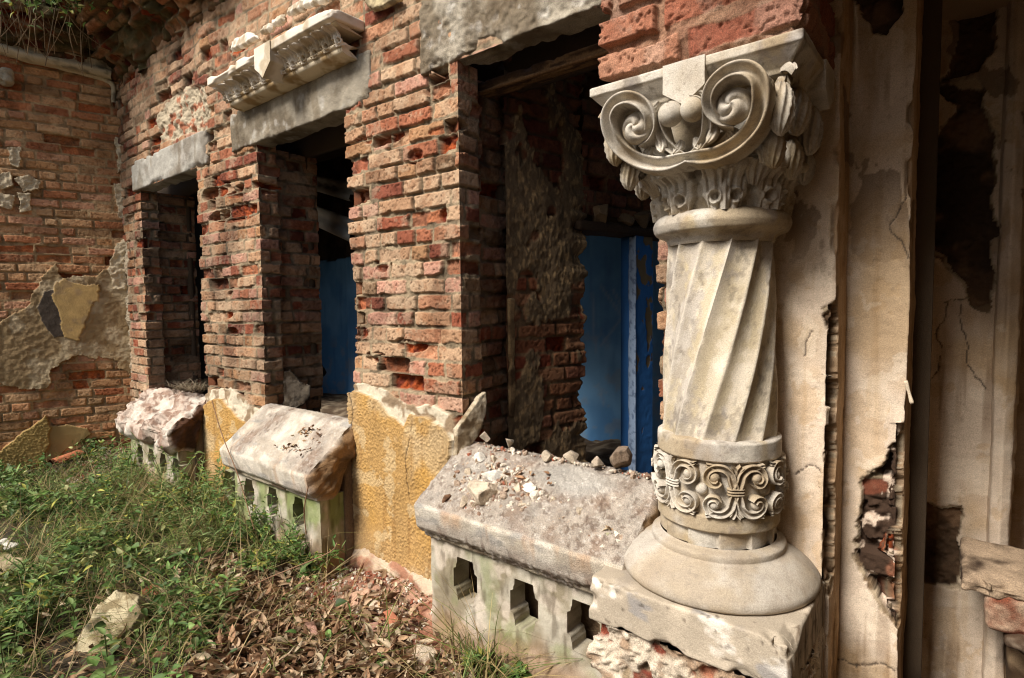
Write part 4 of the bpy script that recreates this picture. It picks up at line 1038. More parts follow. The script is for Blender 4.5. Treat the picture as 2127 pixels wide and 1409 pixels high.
def ped_field(s, Z):
    h, c = bondP(s + 2, Z, 0, lime=.5)
    n = fb2(s, Z, 7, 4, 640) + .28 * sstep(.52, .66, s) - .04
    m = sstep(.50, .52, n)
    hr = .004 + (fb2(s, Z, 10, 4, 641) - .4) * .05 + (sstep(.45, .7, fb2(s, Z, 60, 3, 642)) * .01)
    h = h * (1 - m) + hr * m; c = mix(c, mix(np.broadcast_to(srgb(232, 214, 188) * .7, c.shape), srgb(190, 160, 130) * .6, sstep(.45, .65, fb2(s, Z, 18, 4, 643))), m)
    return h, c
P, SS, ZZ_, c = wrap([(-.862, -.02), (-.862, -.372), (-.335, -.372), (-.335, -.0)], .0055, np.arange(GZ - .1, -.945, .0055), ped_field, .03)
grid_obj('masonry_core', P, M_BRICK, ped, c)
V, Q = rough_block((.085, .05, .42), .006, .004, 14, 15, .006, .02, 10)
V = V + np.array([-.358, -.372, -1.155]); V[:, 0] += .03 * (V[:, 2] + 1.15) * (V[:, 0] < -.36)
mesh_obj('plaster_skin', V, Q, M_STONE, ped, slabc(V, 50))
V, Q = rough_block((.02, .39, .5), .007, .006, 14, 16, .006, .02, 10)
V = V + np.array([-.326, -.19, -1.19]); mesh_obj('side_plaster', V, Q, M_STONE, ped, slabc(V, 60))

# ---------------------------------------------------------------- spiral column
colm = empty('spiral_column', (XC0, YC0, -.82), 'ornate pale stone column with spiral fluted shaft and carved scroll capital', 'column')
def catm(pr, n):
    p = smooth_path([(a, b_, 0) for a, b_ in pr], n); return p[:, :2]
def lathe(prof, nth, disp=None, amp=.0015, seed=0, th0=-PI):
    pr = np.asarray(prof); th = np.linspace(th0, th0 + 2 * PI, nth + 1)
    T, I = np.meshgrid(th, np.arange(len(pr)), indexing='ij')
    Rr, Zz = pr[I, 0], pr[I, 1]
    g = np.gradient(pr, axis=0); g /= np.linalg.norm(g, axis=1)[:, None] + 1e-9; nr, nz = g[I, 1], -g[I, 0]
    sgn = np.where(nr + .0001 < 0, -1, 1) if False else 1
    D = np.stack([np.sin(T), -np.cos(T), T * 0], -1)
    base = np.array([XC0, YC0, 0]) + D * Rr[..., None]; base[..., 2] = Zz
    d = (fb3(base, 30, 4, seed) - .5) * amp * 2 + (fb3(base, 6, 3, seed + 1) - .5) * amp * 2
    if disp is not None: d = d + disp(T, Zz)
    P = base + D * (nr * d)[..., None]; P[..., 2] += nz * d
    return P, T, Zz, D
STN = srgb(222, 212, 194) * .69
def stone_col(P, seed, yel=.2, grey=.3, dark=.3):
    c = mix(np.broadcast_to(STN, P.shape), srgb(204, 184, 152) * .64, sstep(.42, .62, fb3(P, 8, 4, seed)))
    c = mix(c, srgb(206, 176, 112) * .6, sstep(.62 - yel * .2, .70 - yel * .1, fb3(P * np.array([1, 1, .6]), 9, 5, seed + 1)) * yel * 1.6)
    c = mix(c, srgb(168, 160, 160) * .56, sstep(.60, .66, fb3(P, 16, 5, seed + 2)) * grey)
    c = mix(c, srgb(110, 92, 72) * .45, sstep(.58, .72, fb3(P, 34, 4, seed + 3)) * dark)
    c = mix(c, C3(.14, .11, .08), sstep(.70, .76, fb3(P, 110, 2, seed + 4)) * .35)
    c = mix(c, c * np.array([.78, .74, .7]), sstep(.48, .66, fb3(P * np.array([1, 1, .5]), 14, 5, seed + 5)) * .8)
    return c
# base
pb = np.vstack([catm([(.2, -.818), (.279, -.816), (.287, -.806), (.288, -.797), (.284, -.788)], 16), catm([(.284, -.788), (.268, -.768), (.245, -.747), (.222, -.732), (.203, -.724), (.196, -.719)], 40)[1:],
                catm([(.196, -.719), (.1965, -.712), (.195, -.703), (.188, -.698), (.176, -.694), (.170, -.690)], 20)[1:]])
P, T, Zz, D = lathe(pb, 200, None, .0016, 700)
o = grid_obj('base', P, M_STONE, colm, mix(stone_col(P, 700, .05, .1, .15), DUST * 1.02, .45))
# faceted neck
prn = np.stack([np.full(16, .166), np.linspace(-.692, -.64, 16)], 1)
P, T, Zz, D = lathe(prn, 216, lambda T, Z: -.012 * np.abs(((T * 12 / (2 * PI) + .3) % 1)) ** 1.0 + .004, .001, 705)
grid_obj('faceted_neck', P, M_STONE, colm, stone_col(P, 705, .3, .2, .3))
# lower drum
pd = np.vstack([[(.150, -.643), (.170, -.645)], catm([(.170, -.645), (.1765, -.641), (.178, -.634), (.178, -.602), (.1765, -.598)], 24), [(.169, -.597)], np.stack([np.full(20, .168), np.linspace(-.595, -.443, 20)], 1), [(.170, -.441)],
                catm([(.1775, -.440), (.179, -.436), (.179, -.392), (.177, -.386), (.171, -.383)], 24), [(.15, -.381)]])
P, T, Zz, D = lathe(pd, 220, None, .0014, 710)
grid_obj('drum', P, M_STONE, colm, stone_col(P, 710, .35, .25, .35))
# spiral shaft: twelve hollowed facets
def th_for_u(uu, z, rr):
    t = np.linspace(-1.2, 1.5, 2000); Pt = np.stack([XC0 + rr * np.sin(t), YC0 - rr * np.cos(t), np.full(t.shape, z)], -1)
    return t[np.argmin(np.abs(projA(Pt)[0] - uu))]
tb, tt_ = th_for_u(1402, -.375, .168), th_for_u(1523, .17, .152)
TW = tt_ - tb
nf, per = 12, 16; nz_ = 150
fi = np.arange(nf * per + 1); zz = np.linspace(-.386, .192, nz_)
FI, ZI = np.meshgrid(fi, zz, indexing='ij')
fr_ = (ZI - zz[0]) / (zz[-1] - zz[0])
TH = tb + FI / per * 2 * PI / nf + TW * fr_
fl_ = (FI / per) % 1.0
Rz = .168 - .0165 * fr_ + .002 * np.sin(fr_ * PI)
half = PI / nf; phi = (fl_ - .5) * 2 * half
chord = np.cos(half) / np.cos(phi)
holl = .0095 * (1 - (2 * fl_ - 1) ** 2)
Rr = Rz * chord - holl
P = np.stack([XC0 + Rr * np.sin(TH), YC0 - Rr * np.cos(TH), ZI], -1)
arr = np.minimum(fl_, 1 - fl_)
Rr = Rr - sstep(.06, 0, arr) * np.maximum(0, fb3(P, 30, 4, 721) - .52) * .012 + (fb3(P, 40, 4, 722) - .5) * .0012 + (fb3(P, 9, 3, 723) - .5) * .0015
P = np.stack([XC0 + Rr * np.sin(TH), YC0 - Rr * np.cos(TH), ZI], -1)
k_ = np.floor(FI / per).astype(int) % nf
# paint skins: ochre and lilac grey left in the hollows, rubbed pale along the arrises
Pu = np.stack([TH - TW * fr_, ZI * 2.2, k_ * 3.0], -1)
yl = sstep(.43, .56, fb3(Pu * np.array([4, 2.0, 1]), 1, 3, 730) * .7 + fb3(P, 45, 4, 732) * .3) * sstep(.03, .14, arr) * sstep(tb - .15, tb + .3, TH - TW * fr_)
c = mix(np.broadcast_to(srgb(232, 218, 194) * .73, P.shape), srgb(222, 206, 178) * .68, sstep(.4, .6, fb3(P, 12, 4, 731)))
c = mix(c, srgb(206, 184, 138) * .6, yl * .5)
gl = sstep(.53, .60, fb3(P * np.array([1, 1, .45]), 9, 3, 733) * .6 + fb3(P * np.array([1, 1, .6]), 60, 4, 734) * .4); c = mix(c, srgb(176, 170, 172) * .6, gl * .35)
dkk = sstep(.54, .60, fb3(P * np.array([1, 1, .6]), 80, 4, 735) * .5 + fb3(P, 12, 3, 736) * .5); c = mix(c, srgb(120, 110, 100) * .5, dkk * .4)
c = mix(c, srgb(232, 220, 198) * .72, sstep(.05, .01, arr) * .5)
grid_obj('spiral_shaft', P, M_STONE, colm, c)
# neck ring
pn_ = np.vstack([catm([(.148, .178), (.152, .184), (.156, .196), (.168, .204), (.176, .207)], 16), catm([(.176, .207), (.188, .213), (.195, .228), (.196, .238), (.190, .254), (.178, .264), (.165, .268)], 40)[1:]])
P, T, Zz, D = lathe(pn_, 200, None, .0014, 740)
grid_obj('neck_ring', P, M_STONE, colm, stone_col(P, 740, .3, .35, .3))
# leaf ring
def leaf_h(a, b_):
    """upright lobed leaf on a in [-1,1], b in [0,1]"""
    w = (.62 + .34 * np.sin(np.clip(b_, 0, 1) * PI * .9) ** .8) * (1 - .10 * np.abs(np.sin(b_ * PI * 3.2)))
    q = np.abs(a) / w
    ins = sstep(1.04, .9, q)
    body = np.sqrt(np.clip(1 - q * q, 0, 1))
    rib = .22 * sstep(.12, .0, np.abs(a)) - .28 * sstep(.10, .0, np.abs(np.abs(a) - .20 - .1 * b_)) - .22 * sstep(.07, .0, np.abs(np.abs(a) - .52 - .12 * b_))
    h = ins * (.35 + .5 * body + rib)
    h = h - .5 * sstep(.16, .1, np.hypot(np.abs(a) - .36, (b_ - .28) * 1.4)) - .9 * sstep(.12, .05, np.abs(a)) * sstep(.45, .75, b_) * sstep(1.0, .9, b_) * .7
    ring = np.abs(np.hypot(np.abs(a) - .36, (b_ - .28) * 1.4) - .22); h = h + .25 * sstep(.08, .0, ring) * ins
    curl = sstep(.62, .98, b_); return h * (1 - .3 * curl) + ins * curl * .9
prl = catm([(.168, .262), (.172, .285), (.176, .31), (.184, .345), (.194, .378), (.198, .388), (.18, .395)], 90)
b_of = lambda Z: np.clip((Z - .264) / (.384 - .264), 0, 1)
def ring_disp(T, Z):
    u = ((T - math.radians(22.5)) / (PI / 4)); a = (u - np.round(u)) * 2
    return leaf_h(a, b_of(Z)) * .040 - .014
P, T, Zz, D = lathe(prl, 720, ring_disp, .001, 750)
grid_obj('leaf_ring', P, M_STONE, colm, stone_col(P, 750, .25, .15, .3))
# bell core
A = Acc()
zc = np.linspace(.37, .56, 40); th = np.linspace(-PI, PI, 161); T, ZI = np.meshgrid(th, zc, indexing='ij')
f_ = (ZI - .37) / .19; n_ = 2 + 4 * f_; hw = .178 + .05 * f_
rr = hw / (np.abs(np.sin(T)) ** n_ + np.abs(np.cos(T)) ** n_) ** (1 / n_)
P = np.stack([XC0 + rr * np.sin(T), YC0 - rr * np.cos(T), ZI], -1)
grid_obj('bell', P, M_STONE, colm, stone_col(P, 760, .2, .1, .5))
# scrolls
yf_ = lambda z: YC0 - (.195 + .075 * sstep(.36, .56, z))
def face_pt(u, v, off=0.0):
    y = -.36
    for _ in range(8): z = atY(u, v, y)[2]; y = yf_(z) - off
    return atY(u, v, y)
def c4(pts): return [(1200 + a / 3.0, b_ / 3.0) for a, b_ in pts]
ch_prof = []
for a in np.linspace(-.5, .5, 15):
    e = abs(a) * 2; ch_prof.append((a, .30 + .70 * math.sin(min(e / .80, 1) * PI / 2) ** 2.4 if e < .9 else .92))
ch_prof = [(-.5, -.8), (-.52, .1)] + ch_prof + [(.52, .1), (.5, -.8)]
def rotz(P, k):
    c_, s_ = [(1, 0), (0, 1), (0, -1)][k]
    x, y = P[..., 0] - XC0, P[..., 1] - YC0
    return np.stack([XC0 + c_ * x - s_ * y, YC0 + s_ * x + c_ * y, P[..., 2]], -1)
def mirr(P): Q_ = P.copy(); Q_[..., 0] = 2 * XC0 - Q_[..., 0]; return Q_[:, ::-1]
scroll_px = c4([(668, 1018), (590, 1046), (500, 1045), (410, 1018), (330, 965), (272, 890), (242, 805), (246, 730), (290, 672), (360, 648), (432, 668), (480, 722), (496, 795), (474, 862), (420, 905)])
arc_px = c4([(700, 990), (630, 962), (568, 900), (535, 820), (530, 745), (555, 690), (600, 650)])
sp = np.array([face_pt(u, v, .02) for u, v in scroll_px]); sp[0, 0] = XC0 + .004; sp = smooth_path(sp, 130)
tq = np.linspace(0, 1, 130)
sp[:, 1] -= .016 + .012 * sstep(.4, .7, tq) - .02 * sstep(.75, 1, tq)
SC = sweep(sp, np.tile([0, -1, .1], (130, 1)), .037 * (1 - .35 * sstep(.45, 1, tq)) * sstep(-.12, .1, tq) + .004, .036 * (1 - .2 * tq), ch_prof)
ap = smooth_path([face_pt(u, v, .026) for u, v in arc_px], 60); tq = np.linspace(0, 1, 60)
AR = sweep(ap, np.tile([0, -1, .1], (60, 1)), .024 * np.sin(tq * PI * .93 + .2) + .004, .030, ch_prof)
def petal(c, L, w, th_, dirv, nrm, n=14, curl=.5):
    """small carved leaf with a rib, tip curling out"""
    d = _unit(dirv); nv = _unit(np.asarray(nrm) - np.dot(nrm, d) * d); sd = np.cross(d, nv)
    a, b_ = np.meshgrid(np.linspace(-1, 1, 17), np.linspace(0, 1, n), indexing='ij')
    ww = w * np.sin(np.clip(b_ * .93 + .07, 0, 1) * PI) ** .65 * (1 - .1 * np.abs(np.sin(b_ * 9)))
    hgt = th_ * (np.sqrt(np.clip(1 - a * a, 0, 1)) * (1 - .35 * (np.abs(np.sin(a * 5.0)) ** 2)) + curl * b_ ** 2 * 1.5)
    return np.asarray(c) + (b_ * L)[..., None] * d + (a * ww)[..., None] * sd + hgt[..., None] * nv
def whorl(c, rad, sgn):
    """domed boss with a three armed swirl"""
    r_, ph = np.meshgrid(np.linspace(0, 1, 22), np.linspace(0, 2 * PI, 73), indexing='ij')
    dome = rad * .75 * np.sqrt(np.clip(1 - r_ ** 2.2, 0, 1))
    sw = np.abs(np.sin(1.5 * ph * 1 - sgn * 3.4 * r_ + .6)) ** .6
    hh = dome + rad * .30 * (sw - .6) * np.sin(np.clip(r_ * 1.05, 0, 1) * PI) ** .7
    return np.asarray(c) + np.stack([r_ * rad * np.cos(ph), -hh, r_ * rad * np.sin(ph)], -1)
wc_ = face_pt(*c4([(378, 800)])[0], .034); WRAD = .045
PET2 = [petal(face_pt(*c4([q_])[0], .030), L_, w_, .016, d_, (0, -1, .1)) for q_, L_, w_, d_ in [((300, 930), .045, .016, (-.2, 0, 1)), ((420, 1000), .05, .018, (.55, 0, .8)), ((505, 860), .05, .017, (.35, 0, -.95)), ((520, 780), .045, .015, (.1, 0, 1)), ((250, 840), .05, .016, (-.5, 0, .9))]]
PET = [petal(face_pt(*c4([(590, 985)])[0], .014), .062, .026, .022, (-.85, 0, .55), (0, -1, .1)), petal(face_pt(*c4([(655, 880)])[0], .022), .04, .016, .016, (-.4, 0, -.9), (0, -1, .1)), petal(face_pt(*c4([(455, 690)])[0], .036), .034, .013, .014, (.9, 0, .25), (0, -1, .1)), petal(face_pt(*c4([(345, 985)])[0], .03), .03, .014, .014, (-.3, 0, .95), (-.2, -1, .1))]
G = Acc()
for g in (SC, AR, *PET, whorl(wc_, WRAD, 1), *PET2): G.grid(g); G.grid(mirr(g))
G.C = [stone_col(v, 770, .22, .1, .32) for v in G.V]
sface = G.build('scroll_face', M_STONE, colm)
bl_, br_ = face_pt(1407, 243), face_pt(1450, 231)
for sx in (-1, 1):
    z_ = (bl_[2] + br_[2]) / 2; Bq = ball((XC0 + sx * .0305, yf_(z_) - .040, z_ - .004), .0325, 26, 18, .03, sx)
    grid_obj('berry', Bq, M_STONE, sface, stone_col(Bq, 776, .1, .1, .3))
# drooping leaves on the shaded flank
def leaf_ball(c, sc, seed):
    th = np.linspace(0, 2 * PI, 61); ph = np.linspace(0, PI, 30); T, Pp = np.meshgrid(th, ph, indexing='ij')
    D = np.stack([np.cos(T) * np.sin(Pp), np.sin(T) * np.sin(Pp), np.cos(Pp)], -1)
    g = 1 - .24 * np.abs(np.sin(T * 5 + Pp * 1.6)) ** .6 * np.sin(Pp) + .1 * (fb3(D * 2 + seed, 2, 3, seed) - .5)
    return np.asarray(c) + D * np.asarray(sc) * g[..., None]
for k in (1, 2):
    G = Acc(); sx = 1 if k == 1 else -1; ex = 1.0 if k == 1 else .3
    for (yy, zz_, out, sc_l) in [(-.34, .475, .0, (.034, .042, .066)), (-.235, .49, .012 * ex, (.036, .046, .06)), (-.13, .465, .022 * ex, (.034, .045, .066)), (-.30, .39, -.025, (.03, .035, .05)), (-.18, .385, -.01, (.03, .04, .055)), (-.06, .385, -.005, (.03, .04, .05))]:
        G.grid(leaf_ball((XC0 + sx * (.225 + out), yy, zz_), sc_l, int(-yy * 100)))
    G.C = [stone_col(v, 778, .2, .1, .4) for v in G.V]
    G.build('flank_leaves', M_STONE, colm)
RP = [(a, (.7 + .3 * math.cos(a * 18)) * math.cos(a * PI * .98) ** .5) for a in np.linspace(-.5, .5, 21)]
# corner leaves, lower curls
def corner_piece(th_deg):
    t = math.radians(th_deg); rd = np.array([math.sin(t), -math.cos(t), 0]); ct = np.array([XC0, YC0, 0])
    G = Acc()
    pth = smooth_path([ct + rd * r_ + np.array([0, 0, z]) for r_, z in [(.225, .40), (.255, .44), (.285, .485), (.305, .525), (.325, .548), (.345, .552), (.356, .538)]], 40)
    q = np.linspace(0, 1, 40); G.grid(sweep(pth, np.tile(rd + np.array([0, 0, .3]), (40, 1)), .055 * (1 - .5 * q) * sstep(1.02, .85, q) + .006, .024, [(a, math.cos(a * PI * .98) ** .5 * (1 - .25 * math.cos(a * 9))) for a in np.linspace(-.5, .5, 17)]))
    pth = smooth_path([ct + rd * r_ + np.array([0, 0, z]) for r_, z in [(.19, .325), (.212, .36), (.232, .385), (.252, .392), (.262, .378), (.255, .364), (.244, .37)]], 40)
    G.grid(sweep(pth, np.tile(rd + np.array([0, 0, .6]), (40, 1)), .075 * np.sin(q * PI * .8 + .35) + .008, .02, [(a, (.75 + .25 * math.cos(a * 26)) * math.cos(a * PI * .98) ** .6) for a in np.linspace(-.5, .5, 25)]))
    G.C = [stone_col(v, 780, .25, .1, .3) for v in G.V]
    return G.build('corner_leaf', M_STONE, colm)
for td in (-45, 45, 135, -135): corner_piece(td)
A_ = Acc()
for td in (0, 90, -90):
    t = math.radians(td); Bq = ball((XC0 + math.sin(t) * .225, YC0 - math.cos(t) * .225, .375), .016, 16, 10, .05, 2, (1, 1, .9)); A_.grid(Bq, stone_col(Bq, 784))
A_.build('knob', M_STONE, colm)
# abacus
def square_loft(prof, n=70, amp=.0015, seed=0):
    pr = resample(prof, .004); t = np.linspace(-1, 1, n)
    ring = np.concatenate([np.stack([t, -np.ones(n)], 1), np.stack([np.ones(n), t], 1), np.stack([-t, np.ones(n)], 1), np.stack([-np.ones(n), -t], 1)])
    P = np.zeros((len(ring), len(pr), 3))
    P[..., 0] = XC0 + ring[:, None, 0] * pr[None, :, 0]; P[..., 1] = YC0 + ring[:, None, 1] * pr[None, :, 0]; P[..., 2] = pr[None, :, 1]
    P = P + ((fb3(P, 30, 4, seed) - .5) * amp * 2)[..., None] * np.array([.7, .7, .7]) - np.sign(ring)[:, None, :].repeat(len(pr), 1).repeat(1, 2)[..., [0, 1, 1]] * 0
    return P
P = square_loft([(.0, .632), (.279, .632), (.283, .628), (.283, .608), (.278, .604), (.245, .566), (.243, .556), (.234, .55), (.0, .55)], 90, .0022, 790)
grid_obj('abacus', P, M_STONE, colm, stone_col(P, 790, .1, .45, .6))
def prism(name, poly_xz, y0, y1, mat, parent, col, seed=0, res=.006, amp=.0015):
    """solid pentagon block: front face pushed out of the abacus"""
    ring = resample(np.vstack([poly_xz, poly_xz[:1]]), res); ce = ring.mean(0)
    A = Acc(); tv = np.linspace(0, 1, 10)
    P = np.stack([np.stack([ring[:, 0], np.full(len(ring), y0 + (y1 - y0) * t), ring[:, 1]], -1) for t in tv], 1); A.grid(P)
    tv = np.linspace(0, 1, 12); P = np.stack([np.stack([ring[:, 0] * (1 - t) + ce[0] * t, np.full(len(ring), y1), ring[:, 1] * (1 - t) + ce[1] * t], -1) for t in tv], 1); A.grid(P)
    A.V = [v + ((fb3(v, 25, 4, seed) - .5) * amp * 2)[:, None] for v in A.V]; A.C = [col(v) for v in A.V]
    return A.build(name, mat, parent)
for k in range(3):
    pp = np.array([(XC0 - .056, .633), (XC0 + .056, .633), (XC0 + .056, .560), (XC0, .520), (XC0 - .056, .560)])
    o = prism('keystone', pp, YC0 - .2, YC0 - .288, M_STONE, colm, lambda v: stone_col(v, 795, .05, .1, .12) * 1.05, 5)
    me = o.data; co = np.zeros(len(me.vertices) * 3, np.float32); me.vertices.foreach_get('co', co); co = rotz(co.reshape(-1, 3) + np.array(o.location) + np.array(colm.location) * 0, k) if False else co.reshape(-1, 3)
    if k:
        co = rotz(co, k); me.vertices.foreach_set('co', co.astype(np.float32).ravel()); me.update()
# scroll band on the drum
def on_drum(th_, z, r_=.172): return np.stack([XC0 + r_ * np.sin(th_), YC0 - r_ * np.cos(th_), z], -1)
def drum_scroll(th0, sx, sz, zc=-.52):
    """C scroll: from the tie at the middle out to a coil, mirrored by sx, sz (local units metres)"""
    loc = [(.004, .010), (.010, .030), (.015, .048), (.032, .064), (.055, .065), (.071, .052), (.074, .034), (.064, .021), (.050, .020), (.042, .029)]
    p = smooth_path([(a, b_, 0) for a, b_ in loc], 70); a = p[:, 0] * sx; b_ = p[:, 1] * sz
    tq = np.linspace(0, 1, 70); th_ = th0 + a / .172; r_ = .170 + .010 * sstep(.45, 1, tq)
    path = np.stack([XC0 + r_ * np.sin(th_), YC0 - r_ * np.cos(th_), zc + b_], -1)
    nr = np.stack([np.sin(th_), -np.cos(th_), 0 * th_], -1)
    return sweep(path, nr, .0225 * (1 - .3 * tq), .020, ch_prof)
tie0 = th_for_u(1529, -.52, .18); step = th_for_u(1529, -.52, .18) - th_for_u(1388, -.52, .18)
nrep = 6; step = 2 * PI / nrep
for k in range(nrep):
    t0 = tie0 + (k - 2) * step
    G = Acc()
    for sx in (-1, 1):
        for sz in (-1, 1):
            G.grid(drum_scroll(t0, sx, sz))
            pth = smooth_path([on_drum(t0 + sx * a / .172, -.52 + sz * b_, r_) for a, b_, r_ in [(.004, .045, .170), (.006, .062, .176), (.014, .074, .180)]], 14)
            G.grid(sweep(pth, pth - np.array([XC0, YC0, 0]) * np.array([1, 1, 0]) - np.array([0, 0, 1]) * pth[:, 2:], .014, .012, ch_prof))
            pth = smooth_path([on_drum(t0 + sx * a / .172, -.52 + sz * b_, r_) for a, b_, r_ in [(.050, .064, .172), (.066, .070, .176), (.078, .073, .180)]], 14)
            G.grid(sweep(pth, (pth - np.array([XC0, YC0, 0])) * np.array([1, 1, 0]), .014 * np.linspace(1.1, .6, 14), .012, ch_prof))
            q = on_drum(t0 + sx * .055 / .172, -.52 + sz * .038, .180); G.grid(ball(q, .0145, 16, 12))
    for dz in (-.008, .0, .008):
        ths = np.linspace(-.024, .024, 14) / .172; pth = on_drum(t0 + ths, np.full(14, -.52 + dz), .178)
        G.grid(sweep(pth, (pth - np.array([XC0, YC0, 0])) * np.array([1, 1, 0]), .009, .014 * np.sqrt(np.clip(1 - np.linspace(-1, 1, 14) ** 4, .05, 1)), [(a, math.cos(a * 2.8)) for a in np.linspace(-.5, .5, 9)]))
    q = on_drum(t0 + step / 2, -.52, .172); G.grid(ball(q, .017, 18, 12))
    G.C = [stone_col(v, 800 + k, .2, .12, .25) for v in G.V]
    G.build('scroll_ornament', M_STONE, colm)

# ---------------------------------------------------------------- brick pier standing on the capital
pier = empty('brick_pier', (XC0, -.2, .632), 'big red bricks of the pier stub resting on the column capital', 'brick pier')
bondB = Bond(92, z0=.640, ch=.0935, L=.30, H=.17, pm=.0, pe=.0, red=.35, hp=.25, joint=.013)
def pier_field(s, Z):
    h, c = bondB(s + 1.13, Z, 0, lime=.15, wob=.006)
    h = h * 1.15 + (fb2(s, Z, 30, 4, 820) - .5) * .008
    c = mix(c, srgb(186, 118, 90) * .56, .5); c = mix(c, srgb(206, 180, 156) * .62, sstep(.52, .66, fb2(s, Z, 13, 5, 822)) * .3); return h, c
P, SS, ZZ_, c = wrap([(-.852, -.0), (-.852, -.38), (-.322, -.38), (-.322, -.0)], .0032, np.arange(.628, 1.6, .0032), pier_field, .03)
grid_obj('brick_face', P, M_BRICK, pier, c)

# ---------------------------------------------------------------- carved cornice over the middle window
corn = empty('carved_cornice', (-3.11, -.1, 1.29), 'carved white plaster cornice with leaf frieze over the middle window', 'cornice')
CX0, CX1 = -3.78, -2.435; CXM = (CX0 + CX1) / 2 + .03
wc = lambda v, s=0: mix(np.broadcast_to(srgb(240, 226, 204) * .76, v.shape), srgb(200, 178, 142) * .62, sstep(.5, .66, fb3(v, 9, 4, 830 + s)) * .8)
V, Q = rough_block((CX1 - CX0, .2, .05), .009, .003, 12, 21, .005, .014, 9)
V = V + np.array([(CX0 + CX1) / 2, -.10, 1.428]); mesh_obj('shelf', V, Q, M_PLASTER, corn, wc(V))
fx = np.arange(CX0 + .05, CX1 - .03, .0045); fb_ = np.linspace(0, 1, 60); FX, FB = np.meshgrid(fx, fb_, indexing='ij')
per_ = .105; a = ((FX - CXM) / per_); a = (a - np.round(a - .5) - .5) * 2; a = ((FX - CXM) / per_ % 1.0 - .5) * 2
lh = leaf_h(a, FB) * .050
by = -.085 - .045 * FB ** 1.6; bz = 1.318 + .09 * FB
P = np.stack([FX, by - lh * .9, bz - lh * .35], -1)
P = P + ((fb3(P, 40, 3, 840) - .5) * .004)[..., None]
grid_obj('leaf_frieze', P, M_PLASTER, corn, wc(P, 3))
pb_ = [(0, 1.33), (-.115, 1.328), (-.122, 1.320), (-.118, 1.312), (-.105, 1.308), (-.108, 1.298), (-.100, 1.284), (-.07, 1.275), (0, 1.27)]
profile_block('bead_moulding', pb_, CX0 + .09, CX1 - .05, .006, lambda X, Y, Z: .0035 * sstep(1.312, 1.318, Z) * np.sign(np.sin(X * 2 * PI / .018)) * (Y < -.10) + (fb2(X, Z + Y, 30, 3, 845) - .5) * .004,
              lambda X, Y, Z: mix(np.broadcast_to(srgb(238, 220, 188) * .74, X.shape + (3,)), srgb(196, 164, 116) * .6, sstep(.5, .7, fb2(X, Z + Y, 10, 4, 846))), M_PLASTER, corn)
prism('keystone', np.array([(CXM - .085, 1.452), (CXM + .085, 1.452), (CXM + .085, 1.345), (CXM, 1.275), (CXM - .085, 1.345)]), -.03, -.208, M_PLASTER, corn, lambda v: wc(v, 5), 6, .008, .003)
profile_block('soffit', [(0, 1.41), (-.16, 1.405), (-.165, 1.40), (-.13, 1.385), (0, 1.38)], CX0 + .03, CX1 - .02, .01, lambda X, Y, Z: (fb2(X, Y, 20, 3, 850) - .5) * .004, lambda X, Y, Z: np.broadcast_to(srgb(226, 206, 172) * .66, X.shape + (3,)), M_PLASTER, corn)
for pts in ([(482, 112), (487, 84), (517, 67), (530, 68), (542, 82), (520, 96)], [(542, 76), (545, 60), (566, 49), (568, 64), (560, 70)], [(568, 60), (569, 42), (590, 29), (596, 42), (585, 52)], [(600, 38), (601, 18), (620, 3), (634, -4), (634, 22)], [(634, 20), (634, -4), (660, -18), (690, -24), (688, 6)]):
    slab_poly('crest_scallop', [atY(u, v, -.10) for u, v in pts], (0, -1, .15), .04, M_PLASTER, corn, srgb(240, 228, 208) * .76, srgb(206, 186, 156) * .64, int(pts[0][0]), .008, .005)
tag(slab_poly('plaster_patch', [atY(u, v, -.03) for u, v in [(742, -10), (760, 12), (778, 26), (796, 24), (812, 14), (832, 4), (840, -12)]], (0, -1, 0), .04, M_PLASTER, facade, srgb(226, 206, 160) * .7, srgb(170, 150, 116) * .6, 9, .008), 'cream plaster scrap at the top of the wall', None)

# ---------------------------------------------------------------- unseen slabs and walls, added to block light on the right side
light_blocker = empty('blocker_shell', (.9, -.4, GZ), 'unseen plastered slabs and walls added to block light on the right side', 'light_blocker')
quad_block('ceiling', (-.30, -.385, 1.0), (2.4, 1.4, 1.25), M_PLASTER, srgb(206, 180, 144) * .75, light_blocker, .2)  # unseen slab added overhead to keep light off the jamb
quad_block('blocker_beam', (-.62, -.60, .98), (2.4, -.388, 1.3), M_PLASTER, srgb(206, 180, 144) * .75, light_blocker, .2)
quad_block('blocker_slab', (-.16, -3.0, 1.02), (1.4, -.61, 1.25), M_PLASTER, srgb(190, 166, 130) * .6, light_blocker, .2)
quad_block('blocker_wall', (-.10, -3.2, GZ - .1), (1.4, -3.01, 1.25), M_PLASTER, srgb(190, 166, 130) * .6, light_blocker, .2)
quad_block('end_wall', (.55, -3.0, GZ - .1), (.8, 1.4, 1.25), M_PLASTER, srgb(206, 180, 144) * .75, light_blocker, .2)  # unseen wall, added to cut light from the right and bounce a little back

